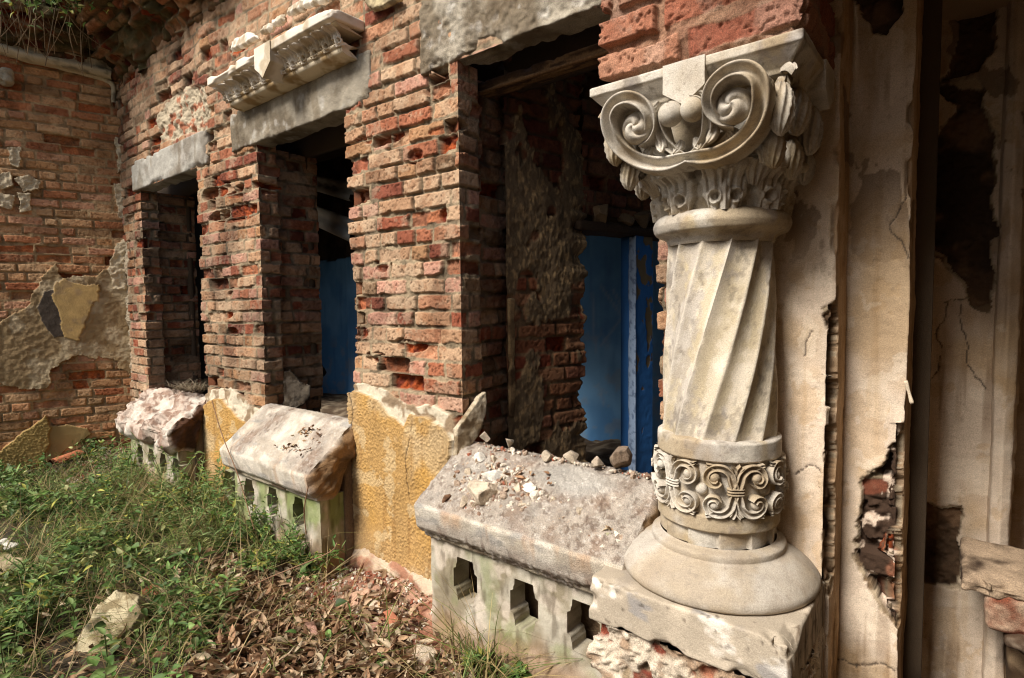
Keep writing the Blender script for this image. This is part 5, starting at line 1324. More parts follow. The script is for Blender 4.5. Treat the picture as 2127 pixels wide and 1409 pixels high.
# ---------------------------------------------------------------- ground
rg = np.random.default_rng(99)
def gz_of(X, Y):
    z = GZ + (fb2(X, Y, 1.1, 3, 900) - .5) * .10 + (fb2(X, Y, 6, 4, 901) - .5) * .05
    z = z + .10 * sstep(-4.6, -6.1, X) * sstep(-.9, -.1, Y)
    z = z + .07 * np.exp(-((X + 2.2) / .5) ** 2) * sstep(-.28, -.03, Y) + .05 * np.exp(-((X + 3.0) / .6) ** 2 - ((Y + .75) / .3) ** 2)
    return z
gxs = var_axis([(-60, 0), (-9, 2.5), (-6.8, .1), (-.2, .016), (2, .1), (60, 2.5)]); gys = var_axis([(-60, 0), (-3, 2.5), (-1.7, .08), (.06, .016)])
GX, GY = np.meshgrid(gxs, gys, indexing='ij')
gz = gz_of(GX, GY) + (fb2(GX, GY, 40, 3, 902) - .5) * .016
gc = mix(np.broadcast_to(srgb(110, 84, 60) * .4, GX.shape + (3,)), srgb(60, 48, 30) * .35, sstep(.4, .62, fb2(GX, GY, 5, 4, 903)))
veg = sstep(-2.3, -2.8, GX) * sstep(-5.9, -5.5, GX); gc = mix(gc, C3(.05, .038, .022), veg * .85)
near = np.exp(-((GX + 2.1) / .75) ** 2) * sstep(-.75, -.1, GY)
gc = mix(gc, mix(np.broadcast_to(srgb(206, 160, 132) * .62, gc.shape), srgb(166, 110, 84) * .55, sstep(.42, .62, fb2(GX, GY, 14, 4, 904))), np.clip(near * 1.3, 0, 1))
near2 = sstep(-5.4, -6.0, GX) * sstep(-.6, -.1, GY); gc = mix(gc, srgb(186, 160, 128) * .58, near2 * .8)
tag(grid_obj('ground', np.stack([GX, GY, gz], -1), M_SOIL, None, gc), None, None, None, 'structure')
tag(profile_block('base_ledge', [(.0, GZ + .15), (-.02, GZ + .115), (-.045, GZ + .085), (-.06, GZ + .02), (-.08, GZ - .08)], OPEN[1][1] - .02, OPEN[2][0] + .02, .007, lambda X, Y, Z: (fb2(X, Y + Z, 8, 4, 906) - .5) * .06, lambda X, Y, Z: mix(np.broadcast_to(srgb(222, 196, 166) * .66, X.shape + (3,)), srgb(190, 136, 106) * .58, sstep(.42, .6, fb2(X, Z + Y, 9, 4, 907))), M_CONC, facade), 'broken lime ledge along the foot of the big pier', None)

def on_ground(n, x0, x1, y0, y1):
    X = rg.uniform(x0, x1, n); Y = rg.uniform(y0, y1, n); return np.stack([X, Y, gz_of(X, Y)], -1)
def in_px(P, poly):
    u, v, d = projA(P); return inpoly(u, v, np.array(poly, float))
G_ALL = [(-80, 985), (120, 985), (200, 930), (275, 935), (300, 1010), (430, 1030), (500, 1090), (600, 1140), (680, 1195), (720, 1230), (700, 1290), (800, 1340), (960, 1350), (1100, 1420), (1150, 1500), (-80, 1500)]
G_LIT = [(440, 1170), (560, 1195), (640, 1180), (720, 1165), (800, 1210), (880, 1290), (930, 1360), (1000, 1420), (900, 1500), (420, 1500), (360, 1420), (440, 1330), (420, 1240)]
def ribbons(base, hgt, wid, lean, az, curve, col0, col1, seg=5):
    n = len(base); t = np.linspace(0, 1, seg)
    d = np.stack([np.cos(az), np.sin(az)], -1); sd = np.stack([-np.sin(az + rg.normal(0, .5, n)), np.cos(az)], -1)
    out = (lean[:, None] * t + curve[:, None] * t ** 2.2) * hgt[:, None]
    up = hgt[:, None] * (t - .28 * np.abs(curve)[:, None] * t ** 2.5)
    ctr = np.zeros((n, seg, 3)); ctr[..., :2] = base[:, None, :2] + d[:, None, :] * out[..., None]; ctr[..., 2] = base[:, None, 2] - .01 + up
    w = wid[:, None] * (1 - t ** 1.6) + .0004
    V = np.zeros((n, seg, 2, 3)); off = np.zeros((n, seg, 3)); off[..., :2] = sd[:, None, :] * w[..., None] * .5
    V[:, :, 0] = ctr - off; V[:, :, 1] = ctr + off
    idx = np.arange(n * seg * 2).reshape(n, seg, 2)
    q = np.stack([idx[:, :-1, 0], idx[:, :-1, 1], idx[:, 1:, 1], idx[:, 1:, 0]], -1).reshape(-1, 4)
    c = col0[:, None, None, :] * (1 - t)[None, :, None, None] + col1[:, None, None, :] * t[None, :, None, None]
    return V.reshape(-1, 3), q, np.broadcast_to(c, V.shape).reshape(-1, 3)
GR = np.array([[.045, .085, .012], [.07, .12, .02], [.11, .16, .03], [.16, .19, .045], [.20, .19, .06], [.33, .25, .11], [.26, .18, .08]])
P = on_ground(90000, -6.4, -1.3, -1.75, -.05)
u, v, dpt = projA(P)
dens = inpoly(u, v, np.array(G_ALL, float)) * 1.0
lit = inpoly(u, v, np.array(G_LIT, float)); dens *= np.where(lit, .10, 1) * sstep(.34, .56, fb2(P[:, 0], P[:, 1], 3.2, 3, 920) + .05)
dens *= np.where((P[:, 1] > -.21) & (((P[:, 0] > -5.5) & (P[:, 0] < -4.45)) | ((P[:, 0] > -3.6) & (P[:, 0] < -2.55)) | (P[:, 0] > -2.0)), 0, 1)
dens *= np.where((P[:, 0] + 6.1) * LN[0] + P[:, 1] * LN[1] < .05, 0, 1) * np.clip(1.25 - .12 * dpt, .3, 1)
P = P[rg.random(len(P)) < dens * .34]; n = len(P)
tall = sstep(.48, .66, fb2(P[:, 0], P[:, 1], 2.5, 3, 921)); near_par = sstep(-.75, -.3, P[:, 1]) * sstep(-5.2, -4.6, P[:, 0])
hg = rg.uniform(.05, .15, n) + .16 * tall * rg.random(n) + .26 * near_par * rg.random(n) ** 1.5
ci = np.clip((rg.random(n) * 5 + 1.6 * near_par + rg.normal(0, .6, n)).astype(int), 0, 6); ci = np.where(rg.random(n) < .16, 5 + (rg.random(n) < .5), ci)
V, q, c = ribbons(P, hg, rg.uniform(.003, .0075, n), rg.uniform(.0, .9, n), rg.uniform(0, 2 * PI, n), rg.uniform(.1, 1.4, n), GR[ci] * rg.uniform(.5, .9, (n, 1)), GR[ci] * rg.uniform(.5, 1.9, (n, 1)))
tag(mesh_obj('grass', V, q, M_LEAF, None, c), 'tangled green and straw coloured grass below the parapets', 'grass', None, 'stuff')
# dry stalks lying through the grass
P2 = on_ground(3200, -5.8, -1.6, -1.6, -.2); P2 = P2[in_px(P2, G_ALL)][:750]; n = len(P2)
V, q, c = ribbons(P2, rg.uniform(.1, .34, n), rg.uniform(.002, .0045, n), rg.uniform(.3, 2.2, n), rg.uniform(0, 2 * PI, n), rg.uniform(-.2, .5, n), np.tile([.30, .21, .11], (n, 1)) * rg.uniform(.5, 1.1, (n, 1)), np.tile([.36, .26, .13], (n, 1)) * rg.uniform(.6, 1.1, (n, 1)))
tag(mesh_obj('dry_stalks', V, q, M_DRY, None, c), 'thin dry stalks lying through the grass', 'dry stalks', None, 'stuff')

def leaf_mesh(n, P, L, Wd, az, pitch, roll, bend, cols, na=5, nb=7, point=1.0, wav=.0):
    """many ovate leaves with a midrib fold: returns V, q, c"""
    a, b_ = np.meshgrid(np.linspace(-1, 1, na), np.linspace(0, 1, nb), indexing='ij')
    prof = np.sin(np.clip(b_ ** .75, 0, 1) * PI) ** .8 * (1 - .25 * b_ * point); prof[:, 0] = .04; prof[:, -1] = .01
    x = b_[None] * L[:, None, None]; y = (a * prof)[None] * Wd[:, None, None] * .5
    z = -bend[:, None, None] * L[:, None, None] * (b_[None] ** 2) + .22 * np.abs(a)[None] * prof[None] * Wd[:, None, None] * (1 if np.isscalar(wav) else 1)
    if wav is not None and not np.isscalar(wav): z = z + wav[:, None, None] * L[:, None, None] * (np.sin(b_ * 7 + a * 3)[None] * .5 * prof[None] + .7 * (a ** 2)[None] * prof[None])
    # rotate: roll about x, pitch about y, az about z
    cr, sr = np.cos(roll)[:, None, None], np.sin(roll)[:, None, None]; y, z = y * cr - z * sr, y * sr + z * cr
    cp, sp_ = np.cos(pitch)[:, None, None], np.sin(pitch)[:, None, None]; x, z = x * cp - z * sp_, x * sp_ + z * cp
    ca, sa = np.cos(az)[:, None, None], np.sin(az)[:, None, None]; x, y = x * ca - y * sa, x * sa + y * ca
    V = np.stack([x, y, z], -1) + P[:, None, None, :]
    idx = np.arange(n * na * nb).reshape(n, na, nb)
    q = np.stack([idx[:, :-1, :-1], idx[:, 1:, :-1], idx[:, 1:, 1:], idx[:, :-1, 1:]], -1).reshape(-1, 4)
    rib = 1 + .18 * (np.abs(a) < .1)
    c = np.broadcast_to(cols[:, None, None, :] * rib[None, ..., None], V.shape)
    return V.reshape(-1, 3), q, c.reshape(-1, 3)
LG = np.array([[.05, .10, .02], [.07, .13, .03], [.10, .17, .04], [.14, .20, .06], [.26, .25, .05], [.30, .30, .12]])
P = on_ground(30000, -6.3, -1.9, -1.7, -.1); u, v, dpt = projA(P)
dn_ = inpoly(u, v, np.array(G_ALL, float)) * np.where(inpoly(u, v, np.array(G_LIT, float)), .06, 1) * sstep(.42, .62, fb2(P[:, 0], P[:, 1], 3.0, 3, 930)) * np.where((P[:, 1] > -.26) & (P[:, 0] > -5.5), 0, 1)
P = P[rg.random(len(P)) < dn_ * .42]; n = len(P); P = P + np.stack([0 * P[:, 0], 0 * P[:, 0], rg.uniform(.01, .17, n)], -1)
ci = np.where(rg.random(n) < .16, 4 + (rg.random(n) < .55), rg.integers(0, 4, n))
V, q, c = leaf_mesh(n, P, np.clip(rg.gamma(3, .013, n), .014, .095), np.clip(rg.gamma(3, .008, n), .009, .055), rg.uniform(0, 2 * PI, n), rg.uniform(-.5, .7, n), rg.normal(0, .5, n), rg.uniform(0, .5, n), LG[ci] * rg.uniform(.35, 1.7, (n, 1)))
tag(mesh_obj('ground_cover', V, q, M_LEAF, None, c), 'low leafy ground cover creeping through the grass', 'ground cover', None, 'stuff')
# leaf litter
P = on_ground(19000, -3.6, -1.2, -1.6, -.1); u, v, dpt = projA(P)
core = inpoly(u, v, np.array(G_LIT, float)); allg = inpoly(u, v, np.array(G_ALL, float))
dn_ = np.where(core, 1.2 * sstep(.34, .55, fb2(P[:, 0], P[:, 1], 4, 3, 940)) * .85 * np.where((P[:, 1] > -.42), .28, 1), allg * .06) * np.where((P[:, 1] > -.24) & (P[:, 0] > -1.85), 0, 1)
P = P[rg.random(len(P)) < dn_]; n = len(P); P = P + np.stack([0 * P[:, 0], 0 * P[:, 0], rg.uniform(.004, .045, n)], -1)
DL = np.array([srgb(186, 138, 106), srgb(212, 172, 140), srgb(146, 104, 76), srgb(200, 156, 120), srgb(116, 80, 56), srgb(226, 194, 162)]) * .6 * np.array([.94, 1.04, 1.0])
V, q, c = leaf_mesh(n, P, rg.uniform(.025, .085, n), rg.uniform(.013, .034, n), rg.uniform(0, 2 * PI, n), rg.uniform(-.35, .6, n), rg.normal(0, .7, n), rg.uniform(-.5, .5, n), DL[rg.integers(0, 6, n)] * rg.uniform(.75, 1.2, (n, 1)), 5, 7, 1.0, rg.uniform(-.25, .35, n))
tag(mesh_obj('leaf_litter', V, q, M_DRY, None, c), 'brown curled fallen leaves in front of the big pier', 'leaf litter', None, 'stuff')

# ---------------------------------------------------------------- herb plants
def proto_leaves(nn, Hh, L, lean, seed, yellow=.1, pairs=True):
    r_ = np.random.default_rng(seed); A = Acc(); pts = smooth_path([(0, 0, 0), (lean * .3, .01, Hh * .5), (lean, 0, Hh)], 24)
    Ps = []; az = []; pit = []; Ls = []
    for k in range(nn):
        f_ = .18 + .82 * k / max(nn - 1, 1); p = pts[int(f_ * 23)]; a0 = k * 1.57 + r_.normal(0, .25)
        for s_ in ((0, PI) if pairs else (0,)):
            Ps.append(p); az.append(a0 + s_ + r_.normal(0, .15)); pit.append(r_.uniform(.05, .55) * (1.0 if k < nn - 1 else 1.7)); Ls.append(L * (1.05 - .45 * f_) * r_.uniform(.8, 1.15))
    n = len(Ps); Ls = np.array(Ls); ci = np.where(r_.random(n) < yellow, 4, r_.integers(1, 4, n))
    V, q, c = leaf_mesh(n, np.array(Ps), Ls, Ls * r_.uniform(.42, .55, n), np.array(az), np.array(pit), r_.normal(0, .2, n), r_.uniform(.1, .45, n), LG[ci] * r_.uniform(.9, 1.3, (n, 1)), 5, 8)
    return pts, (V, q, c)
def make_plant(name, nn, Hh, L, lean, seed, yellow, label, cat, group):
    root = empty(name, (0, 0, 0), label, cat, group)
    pts, (V, q, c) = proto_leaves(nn, Hh, L, lean, seed, yellow)
    nr = np.tile([0.3, -1, 0], (24, 1)); ang = np.linspace(0, 2 * PI, 6); pr = np.stack([np.cos(ang), np.sin(ang)], 1)
    grid_obj('stem', sweep(pts, nr, .0022 * np.linspace(1.3, .6, 24), .0022, pr), M_STEM, root, np.array([.10, .12, .04]))
    mesh_obj('foliage', V, q, M_LEAF, root, c)
    return root
def copy_thing(o, loc, rz, sc, label=None):
    r_ = o.copy(); COL.objects.link(r_); r_.location = loc; r_.rotation_euler = (0, 0, rz); r_.scale = (sc, sc, sc)
    if label: r_['label'] = label
    for ch in list(o.children):
        c_ = ch.copy(); COL.objects.link(c_); c_.parent = r_; c_.matrix_parent_inverse = Matrix.Identity(4)
    return r_
PG = 'young plants growing in the grass'
GL = 'small green herb with pointed leaves growing in the grass'
protos = [make_plant('herb_plant', 5, .17, .062, .02, 1, .05, GL, 'plant', PG), make_plant('herb_plant', 4, .11, .05, -.02, 2, .12, GL, 'plant', PG), make_plant('herb_plant', 6, .23, .05, .05, 3, .2, GL, 'plant', PG)]
spots = [(150, 1305, 0, 1.15, 'bright green pointed herb beside the pale slab in the grass'), (365, 1175, 0, 1.1, 'pointed herb standing in the middle of the grass, right of the red tile bits'), (440, 1235, 1, 1.2, 'small pointed herb beside the dark brick lump in the grass'), (385, 1310, 1, 1.2, 'small herb just above the blue plastic scrap'), (320, 1330, 1, 1.1, 'small herb growing close to the right side of the pale slab'), (215, 1400, 0, 1.3, 'bright leafy herb at the bottom edge under the pale slab'), (30, 1345, 0, 1.2, 'leafy herb low on the left edge, below the mossy stone lump'), (60, 1300, 1, 1.2, 'small herb between the left edge and the pale slab'), (190, 1120, 1, 1.2, 'left one of two small herbs in the middle of the grass'), (230, 1130, 1, .9, 'right one of two small herbs in the middle of the grass'),
         (75, 1060, 1, 1.3, 'small herb above the white plaster strip at the left edge'), (45, 1115, 1, 1.3, 'small herb touching the white plaster strip at the left edge'), (150, 1085, 2, 1, 'thin tall herb below the terracotta roof tile'), (270, 1085, 1, 1, 'small herb below the left end of the far parapet'), (300, 1170, 1, 1, 'small herb above the red tile fragment'), (330, 1100, 2, .9, 'thin tall herb below the right end of the far parapet'), (120, 1000, 1, 1.3, 'small herb just in front of the terracotta roof tile'), (165, 975, 0, 1.1, 'dark leafy plant growing at the foot of the side wall'), (85, 960, 1, 1.3, 'small herb left of the terracotta roof tile'), (30, 1010, 0, 1.1, 'leafy herb beside the white block at the left edge'), (255, 975, 2, .9, 'spindly plant growing in front of the far parapet'), (340, 995, 2, .9, 'yellowish plant climbing the far parapet panel'), (410, 960, 2, 1.2, 'tall thin weed between the two far parapets'), (455, 1010, 2, 1.2, 'tall thin herb at the left end of the middle parapet'), (500, 1075, 2, 1, 'tall thin herb before the leftmost openings of the mossy panel'), (580, 1130, 2, .8, 'thin herb before the middle of the mossy panel'), (640, 1160, 2, .85, 'thin herb at the right corner of the mossy panel'),
         (712, 1178, 2, .9, 'leafy shoot in the corner between mossy panel and ochre pier'), (1010, 1390, 1, .7, 'small weed at the foot of the near pierced panel, left one'), (1135, 1405, 2, .7, 'small weed at the foot of the near pierced panel, right one'), (430, 1330, 1, 1.1, 'small herb right of the blue plastic scrap, at the edge of the brown leaves'), (350, 1270, 0, .9, 'leafy herb between the red tile fragment and the blue scrap'), (20, 1400, 0, 1.2, 'leafy herb in the bottom left corner'), (100, 1220, 1, 1.1, 'small herb above and left of the pale slab'), (480, 1180, 1, .9, 'small herb where grass meets brown leaves below the mossy panel'), (800, 1395, 1, .8, 'small herb at the bottom edge in the brown leaves')]
W_ST, W_LF = Acc(), Acc()
def add_weed(base, seed, Hh, lean, yel):
    r_ = np.random.default_rng(seed); Ps = []; az = []; pit = []; Ls = []; ang = np.linspace(0, 2 * PI, 5); pr = np.stack([np.cos(ang), np.sin(ang)], 1)
    for b_ in range(6):
        a0 = r_.uniform(0, 6.3); le = lean * r_.uniform(.3, 1.6); hh = Hh * r_.uniform(.55, 1.1)
        pts = smooth_path([(0, 0, 0), (math.cos(a0) * le * .3, math.sin(a0) * le * .3, hh * .5), (math.cos(a0) * le, math.sin(a0) * le, hh)], 20) + base
        W_ST.grid(sweep(pts, np.tile([.3, -1, 0], (20, 1)), .0018, .0018, pr), np.array([.13, .14, .05]) * r_.uniform(.6, 1.6))
        for k in range(26):
            Ps.append(pts[min(19, int(3 + 17 * k / 26))]); az.append(r_.uniform(0, 6.3)); pit.append(r_.uniform(-.2, .9)); Ls.append(r_.uniform(.025, .075) * (1.2 - .5 * k / 26))
    n = len(Ps); Ls = np.array(Ls); ci = np.where(r_.random(n) < yel, 4, r_.integers(1, 4, n)) if seed % 3 else np.where(r_.random(n) < .3, 5, 3)
    V, q, c = leaf_mesh(n, np.array(Ps), Ls, Ls * (r_.uniform(.2, .42, n) if seed % 3 else r_.uniform(.1, .2, n)), np.array(az), np.array(pit), r_.normal(0, .4, n), r_.uniform(-.1, .5, n), LG[ci] * r_.uniform(.7, 1.5, (n, 1)), 3, 5)
    W_LF.add(V, q, c)
wsp = [(300, 1010, 1, .55), (350, 1055, 0, .45), (395, 1075, 1, .6), (420, 1040, 2, .9), (445, 1065, 0, 1.1), (470, 1085, 2, .9), (500, 1110, 0, .9), (530, 1130, 1, 1.1), (560, 1150, 0, .75), (595, 1165, 1, .9), (625, 1175, 0, .7), (650, 1195, 1, .8), (260, 1010, 0, .7), (215, 1040, 1, .8), (330, 1090, 1, .9), (400, 1130, 0, .7), (470, 1150, 1, .8), (540, 1190, 1, .7), (110, 1080, 1, .8), (40, 1070, 0, .6), (180, 1170, 1, .7), (60, 1230, 1, .8), (300, 1190, 1, .6), (20, 1320, 1, .8), (420, 1290, 1, .6), (1000, 1405, 1, .2), (1130, 1415, 1, .22), (380, 1090, 2, .7), (610, 1150, 2, .55), (240, 1090, 0, .7)]
for i, (u, v, k, s_) in enumerate(wsp):
    p = atZ(u, v, GZ); p[1] = min(p[1], -.24 if p[0] < -1.9 else -.28); p[2] = float(gz_of(p[0:1], p[1:2])[0])
    hh, le, ye = ((.46, .16, .1), (.36, .22, .25), (.56, .14, .15))[k]
    for j in range(2): add_weed(p + np.array([rg.normal(0, .05), rg.normal(0, .03), 0]), 300 + i * 2 + j, hh * s_ * (1 - .25 * j), le * s_, ye)
tw = W_LF.build('tall_weeds', M_LEAF); tag(tw, 'tall tangled leafy weeds climbing against the far and middle parapets', 'weeds', None, 'stuff')
W_ST.build('stems', M_STEM, tw)
used = [False] * 3
for i, (u, v, k, s_, lab) in enumerate(spots):
    p = atZ(u, v + 25 * s_, GZ + .0)
    p[1] = min(p[1], -.06); p[2] = float(gz_of(p[0:1], p[1:2])[0])
    if not used[k]:
        o = protos[k]; o.location = p; o.scale = (s_,) * 3; o.rotation_euler = (0, 0, i * 1.3); used[k] = True
        if lab: o['label'] = lab
    else:
        copy_thing(protos[k], p, i * 1.3, s_, lab or GL)

# ---------------------------------------------------------------- loose stones, bricks, tiles, litter
def at_plane(u, v, p0, n):
    d = ray(u, v); t = np.dot(np.asarray(p0) - CAM, n) / np.dot(d, n); return CAM + t * d
p0 = np.array([-2.95, -1.0, -1.33]); nn = _unit([.35, -.45, .8])
fr = [at_plane(u, v, p0, nn) for u, v in [(160, 1392), (152, 1362), (182, 1312), (212, 1262), (248, 1232), (300, 1243), (309, 1275), (292, 1312), (236, 1352), (196, 1395)]]
tag(slab_poly('stone_slab', fr, nn, .09, M_CONC, None, srgb(216, 200, 160) * .62, srgb(164, 146, 108) * .54, 21, .007, .01), 'big pale plaster slab lying tilted in the grass', 'stone')
def stone(name, u, v, dims, mat, col, label, group=None, z=None, rot=(0, 0, 0), seed=0, col2=None, cat='stone', y=None, res=.006, amp=.012, chip=.02, edge=.01):
    p = atZ(u, v, GZ + .02) if z is None and y is None else (atY(u, v, y) if y is not None else atZ(u, v, z))
    V, Q = rough_block(dims, res, amp, 14, seed, edge, chip, 14)
    V = xform(V, p, rot); c = np.broadcast_to(np.asarray(col, float), V.shape)
    if col2 is not None: c = mix(c, col2, sstep(.45, .62, fb3(V, 25, 4, seed)))
    return tag(mesh_obj(name, V, Q, mat, None, c), label, cat, group)
RED = srgb(190, 104, 74) * .58; PINK = srgb(206, 158, 136) * .62; PALE = srgb(226, 206, 178) * .68
# terracotta half tile
tp = LP(140, 952, .14); th = np.linspace(-1.2, 1.2, 24); xs2 = np.linspace(-.13, .13, 40); TX, TT = np.meshgrid(xs2, th, indexing='ij')
A = Acc()
for rr_, sg in ((.07, 1), (.056, -1)):
    P = np.stack([TX + (fb2(TX, TT, 9, 3, 3) - .5) * .02, rr_ * np.sin(TT), rr_ * np.cos(TT) - .05], -1) + (fb2(TX, TT, 20, 3, 5) - .5)[..., None] * .006
    P = xform(P.reshape(-1, 3), tp + np.array([.02, -.02, .02]), (.25, .06, -1.0)).reshape(P.shape); A.grid(P if sg > 0 else P[:, ::-1], srgb(214, 132, 92) * .6 if sg > 0 else srgb(150, 80, 52) * .5)
tag(A.build('roof_tile', M_TILE), 'broken terracotta half tile by the foot of the side wall', 'roof tile')
stone('brick_piece', 318, 1228, (.09, .07, .035), M_TILE, srgb(196, 110, 80) * .58, 'red tile fragment stuck in the grass above the big slab', None, None, (.5, .3, .4), 3, srgb(140, 80, 60) * .5, 'brick piece')
stone('brick_piece', 422, 1238, (.07, .1, .06), M_BRICK, srgb(130, 84, 70) * .5, 'dark brick lump half hidden at the right of the grass', None, None, (.2, .5, .1), 4, None, 'brick piece')
stone('plaster_piece', 632, 1258, (.07, .012, .05), M_PLASTER, srgb(222, 184, 150) * .66, 'thin pale plaster flake standing among brown leaves left of the flat flake', None, None, (.5, .4, .8), 5, None, 'plaster piece')
stone('plaster_piece', 735, 1245, (.15, .09, .016), M_PLASTER, srgb(222, 178, 148) * .66, 'biggest flat plaster flake lying at the foot of the ochre pier', None, None, (.3, -.2, .7), 6, None, 'plaster piece')
stone('plaster_piece', 785, 1262, (.08, .05, .02), M_PLASTER, PALE, 'cream plaster piece right of the biggest flat flake', None, None, (.2, .2, .3), 7, None, 'plaster piece')
stone('brick_piece', 812, 1285, (.10, .05, .03), M_TILE, srgb(204, 130, 96) * .58, 'orange brick chip lying in the dust near the ochre pier', None, None, (.1, .2, -.3), 8, None, 'brick piece')
stone('plaster_piece', 770, 1305, (.07, .05, .02), M_PLASTER, PINK, 'pinkish plaster piece amid the brown leaves', None, None, (.3, .1, .9), 9, None, 'plaster piece')
stone('stone_lump', 878, 1372, (.10, .08, .07), M_CONC, PALE, 'pale stone lump near the corner of the near pierced panel', None, None, (.3, .2, .5), 10, srgb(180, 140, 112) * .55)
stone('stone_lump', 648, 1318, (.12, .05, .05), M_CONC, PINK * .9, 'pinkish stone lump buried in brown leaves', None, None, (.1, .2, -.4), 11, srgb(150, 110, 90) * .5)
stone('stone_lump', 12, 1185, (.16, .14, .10), M_CONC, srgb(196, 176, 138) * .58, 'mossy stone lump at the left edge of the grass', None, None, (.3, .2, .5), 12, srgb(130, 124, 70) * .45)
stone('stone_lump', 15, 1130, (.16, .07, .02), M_PLASTER, srgb(236, 228, 212) * .74, 'white flat plaster strip at the left edge above the mossy stone', None, None, (.2, .1, .2), 13)
stone('stone_lump', 8, 1020, (.20, .10, .09), M_PLASTER, srgb(232, 216, 196) * .72, 'white block at the left edge by the side wall', None, None, (.1, .1, .9), 14)
stone('plastic_scrap', 722, 1366, (.04, .014, .035), M_PLASTIC, C3(.75, .74, .70), 'small white plastic scrap on the leaves', None, None, (.4, .2, .5), 15, None, 'litter', None, .004, .002, .004)
stone('plastic_scrap', 401, 1354, (.03, .012, .022), M_PLASTIC, C3(.05, .18, .55), 'small blue plastic scrap in the grass', None, None, (.3, .5, .5), 16, None, 'litter', None, .004, .004, .004)
# rubble on the near sill
def sill_pt(u, v):
    """on the sloped top of the near sill"""
    n_ = _unit([0, -.59, .81]); p0_ = np.array([-1.3, -.14, -.715]); p = at_plane(u, v, p0_, n_); return p
RB = [(1003, 1030, (.105, .075, .055), PALE * 1.05, 'biggest pale plaster chunk among the rubble on the near sill'), (1035, 996, (.085, .03, .022), srgb(244, 236, 220) * .78, 'long white plaster splinter behind the big chunk on the near sill'), (1098, 1022, (.04, .03, .026), srgb(244, 232, 212) * .78, 'rounded white chip right of the dry leaf on the near sill'), (1113, 1034, (.055, .022, .02), srgb(238, 226, 204) * .76, 'slim cream chip beside the rounded white chip on the near sill'),
      (1078, 1018, (.03, .03, .022), PALE, None), (966, 1050, (.045, .03, .022), PALE, None), (1085, 1056, (.035, .014, .014), PALE, None), (998, 960, (.03, .03, .03), srgb(244, 236, 220) * .78, None), (1026, 958, (.022, .02, .02), PALE, None), (930, 1042, (.02, .02, .03), srgb(150, 110, 80) * .5, 'small brown chip at the left end of the near sill'), (1203, 1068, (.02, .02, .02), PALE, None), (1150, 1042, (.022, .018, .016), PALE, None), (1290, 1120, (.012, .035, .014), srgb(240, 226, 204) * .76, 'thin white chip on the sill by the pedestal'),
      (1262, 1116, (.022, .018, .014), srgb(196, 190, 150) * .6, None), (1296, 965, (.07, .05, .05), srgb(170, 146, 122) * .55, 'grey stone at the back of the near sill by the blue post'), (1185, 957, (.045, .03, .03), PALE * .8, None), (1010, 915, (.035, .03, .03), PALE * .8, None), (1060, 925, (.03, .04, .025), PALE * .7, None), (975, 985, (.025, .02, .02), PALE, None), (1140, 955, (.03, .03, .025), PALE * .7, None), (1240, 970, (.04, .03, .03), PALE * .65, None), (992, 1052, (.03, .02, .02), PALE, None)]
for i, (u, v, dm_, cl, lab) in enumerate(RB):
    dm_ = tuple(np.array(dm_) * 1.35); p = sill_pt(u, v); p[2] += dm_[2] * .42; p[1] -= dm_[2] * .1
    V, Q = rock(dm_, .005, 60 + i)
    V = xform(V, p, (.5 + .3 * math.sin(i * 3.1), .2 * math.sin(i * 2.1), i * 1.7 if i > 2 else (-.2, .5, 0)[i]))
    c = mix(np.broadcast_to(cl, V.shape), cl * .55, sstep(.52, .7, fb3(V, 40, 4, i)))
    tag(mesh_obj('rubble_stone', V, Q, M_CONC, None, c), lab or 'small plaster chip lying in the dust on the near sill', 'stone', 'plaster rubble on the near sill')
def gravel(name, P, size, cols, label, cat, mat=M_CONC):
    n = len(P); bv, bq = box_grid((1, 1, 1), .5); m_ = len(bv)
    bv = bv / np.linalg.norm(bv, axis=1, keepdims=True) * .5 * (1 + .25 * (np.abs(bv).sum(1, keepdims=True) > 1))
    s_ = size[:, None] * rg.uniform(.5, 1.2, (n, 3)); a = rg.uniform(0, 2 * PI, n)
    V = bv[None] * s_[:, None, :] * rg.uniform(.75, 1.25, (n, m_, 1))
    t = rg.uniform(-.6, .6, n); y, z = V[..., 1] * np.cos(t)[:, None] - V[..., 2] * np.sin(t)[:, None], V[..., 1] * np.sin(t)[:, None] + V[..., 2] * np.cos(t)[:, None]
    x, y = V[..., 0] * np.cos(a)[:, None] - y * np.sin(a)[:, None], V[..., 0] * np.sin(a)[:, None] + y * np.cos(a)[:, None]
    V = np.stack([x, y, z], -1) + P[:, None, :]
    q = (bq[None] + (np.arange(n) * m_)[:, None, None]).reshape(-1, 4)
    return tag(mesh_obj(name, V.reshape(-1, 3), q, mat, None, np.repeat(cols, m_, 0), smooth=False), label, cat, None, 'stuff')
def scat(n, poly, dens_seed=0, thr=.45):
    poly = np.array(poly, float); u = rg.uniform(poly[:, 0].min(), poly[:, 0].max(), n * 4); v = rg.uniform(poly[:, 1].min(), poly[:, 1].max(), n * 4)
    k = inpoly(u, v, poly) & (fb2(u, v, .012, 3, dens_seed) > thr); return u[k][:n], v[k][:n]
uv = [scat(900, [(900, 1030), (960, 945), (1020, 925), (1080, 960), (1130, 1010), (1120, 1060), (1000, 1070), (930, 1060)], 1, .40), scat(700, [(1130, 1120), (1180, 1040), (1250, 1010), (1350, 1010), (1350, 1090), (1290, 1150), (1200, 1130)], 2, .42), scat(420, [(940, 1060), (1200, 1120), (1280, 1160), (1150, 1000), (1000, 940)], 3, .3), scat(260, [(985, 918), (1100, 938), (1340, 985), (1355, 1000), (1200, 965), (1000, 932)], 4, .2)]
U_ = np.concatenate([a for a, _ in uv]); V_ = np.concatenate([b_ for _, b_ in uv]); P = np.array([sill_pt(a, b_) for a, b_ in zip(U_, V_)]); P[:, 2] += .002
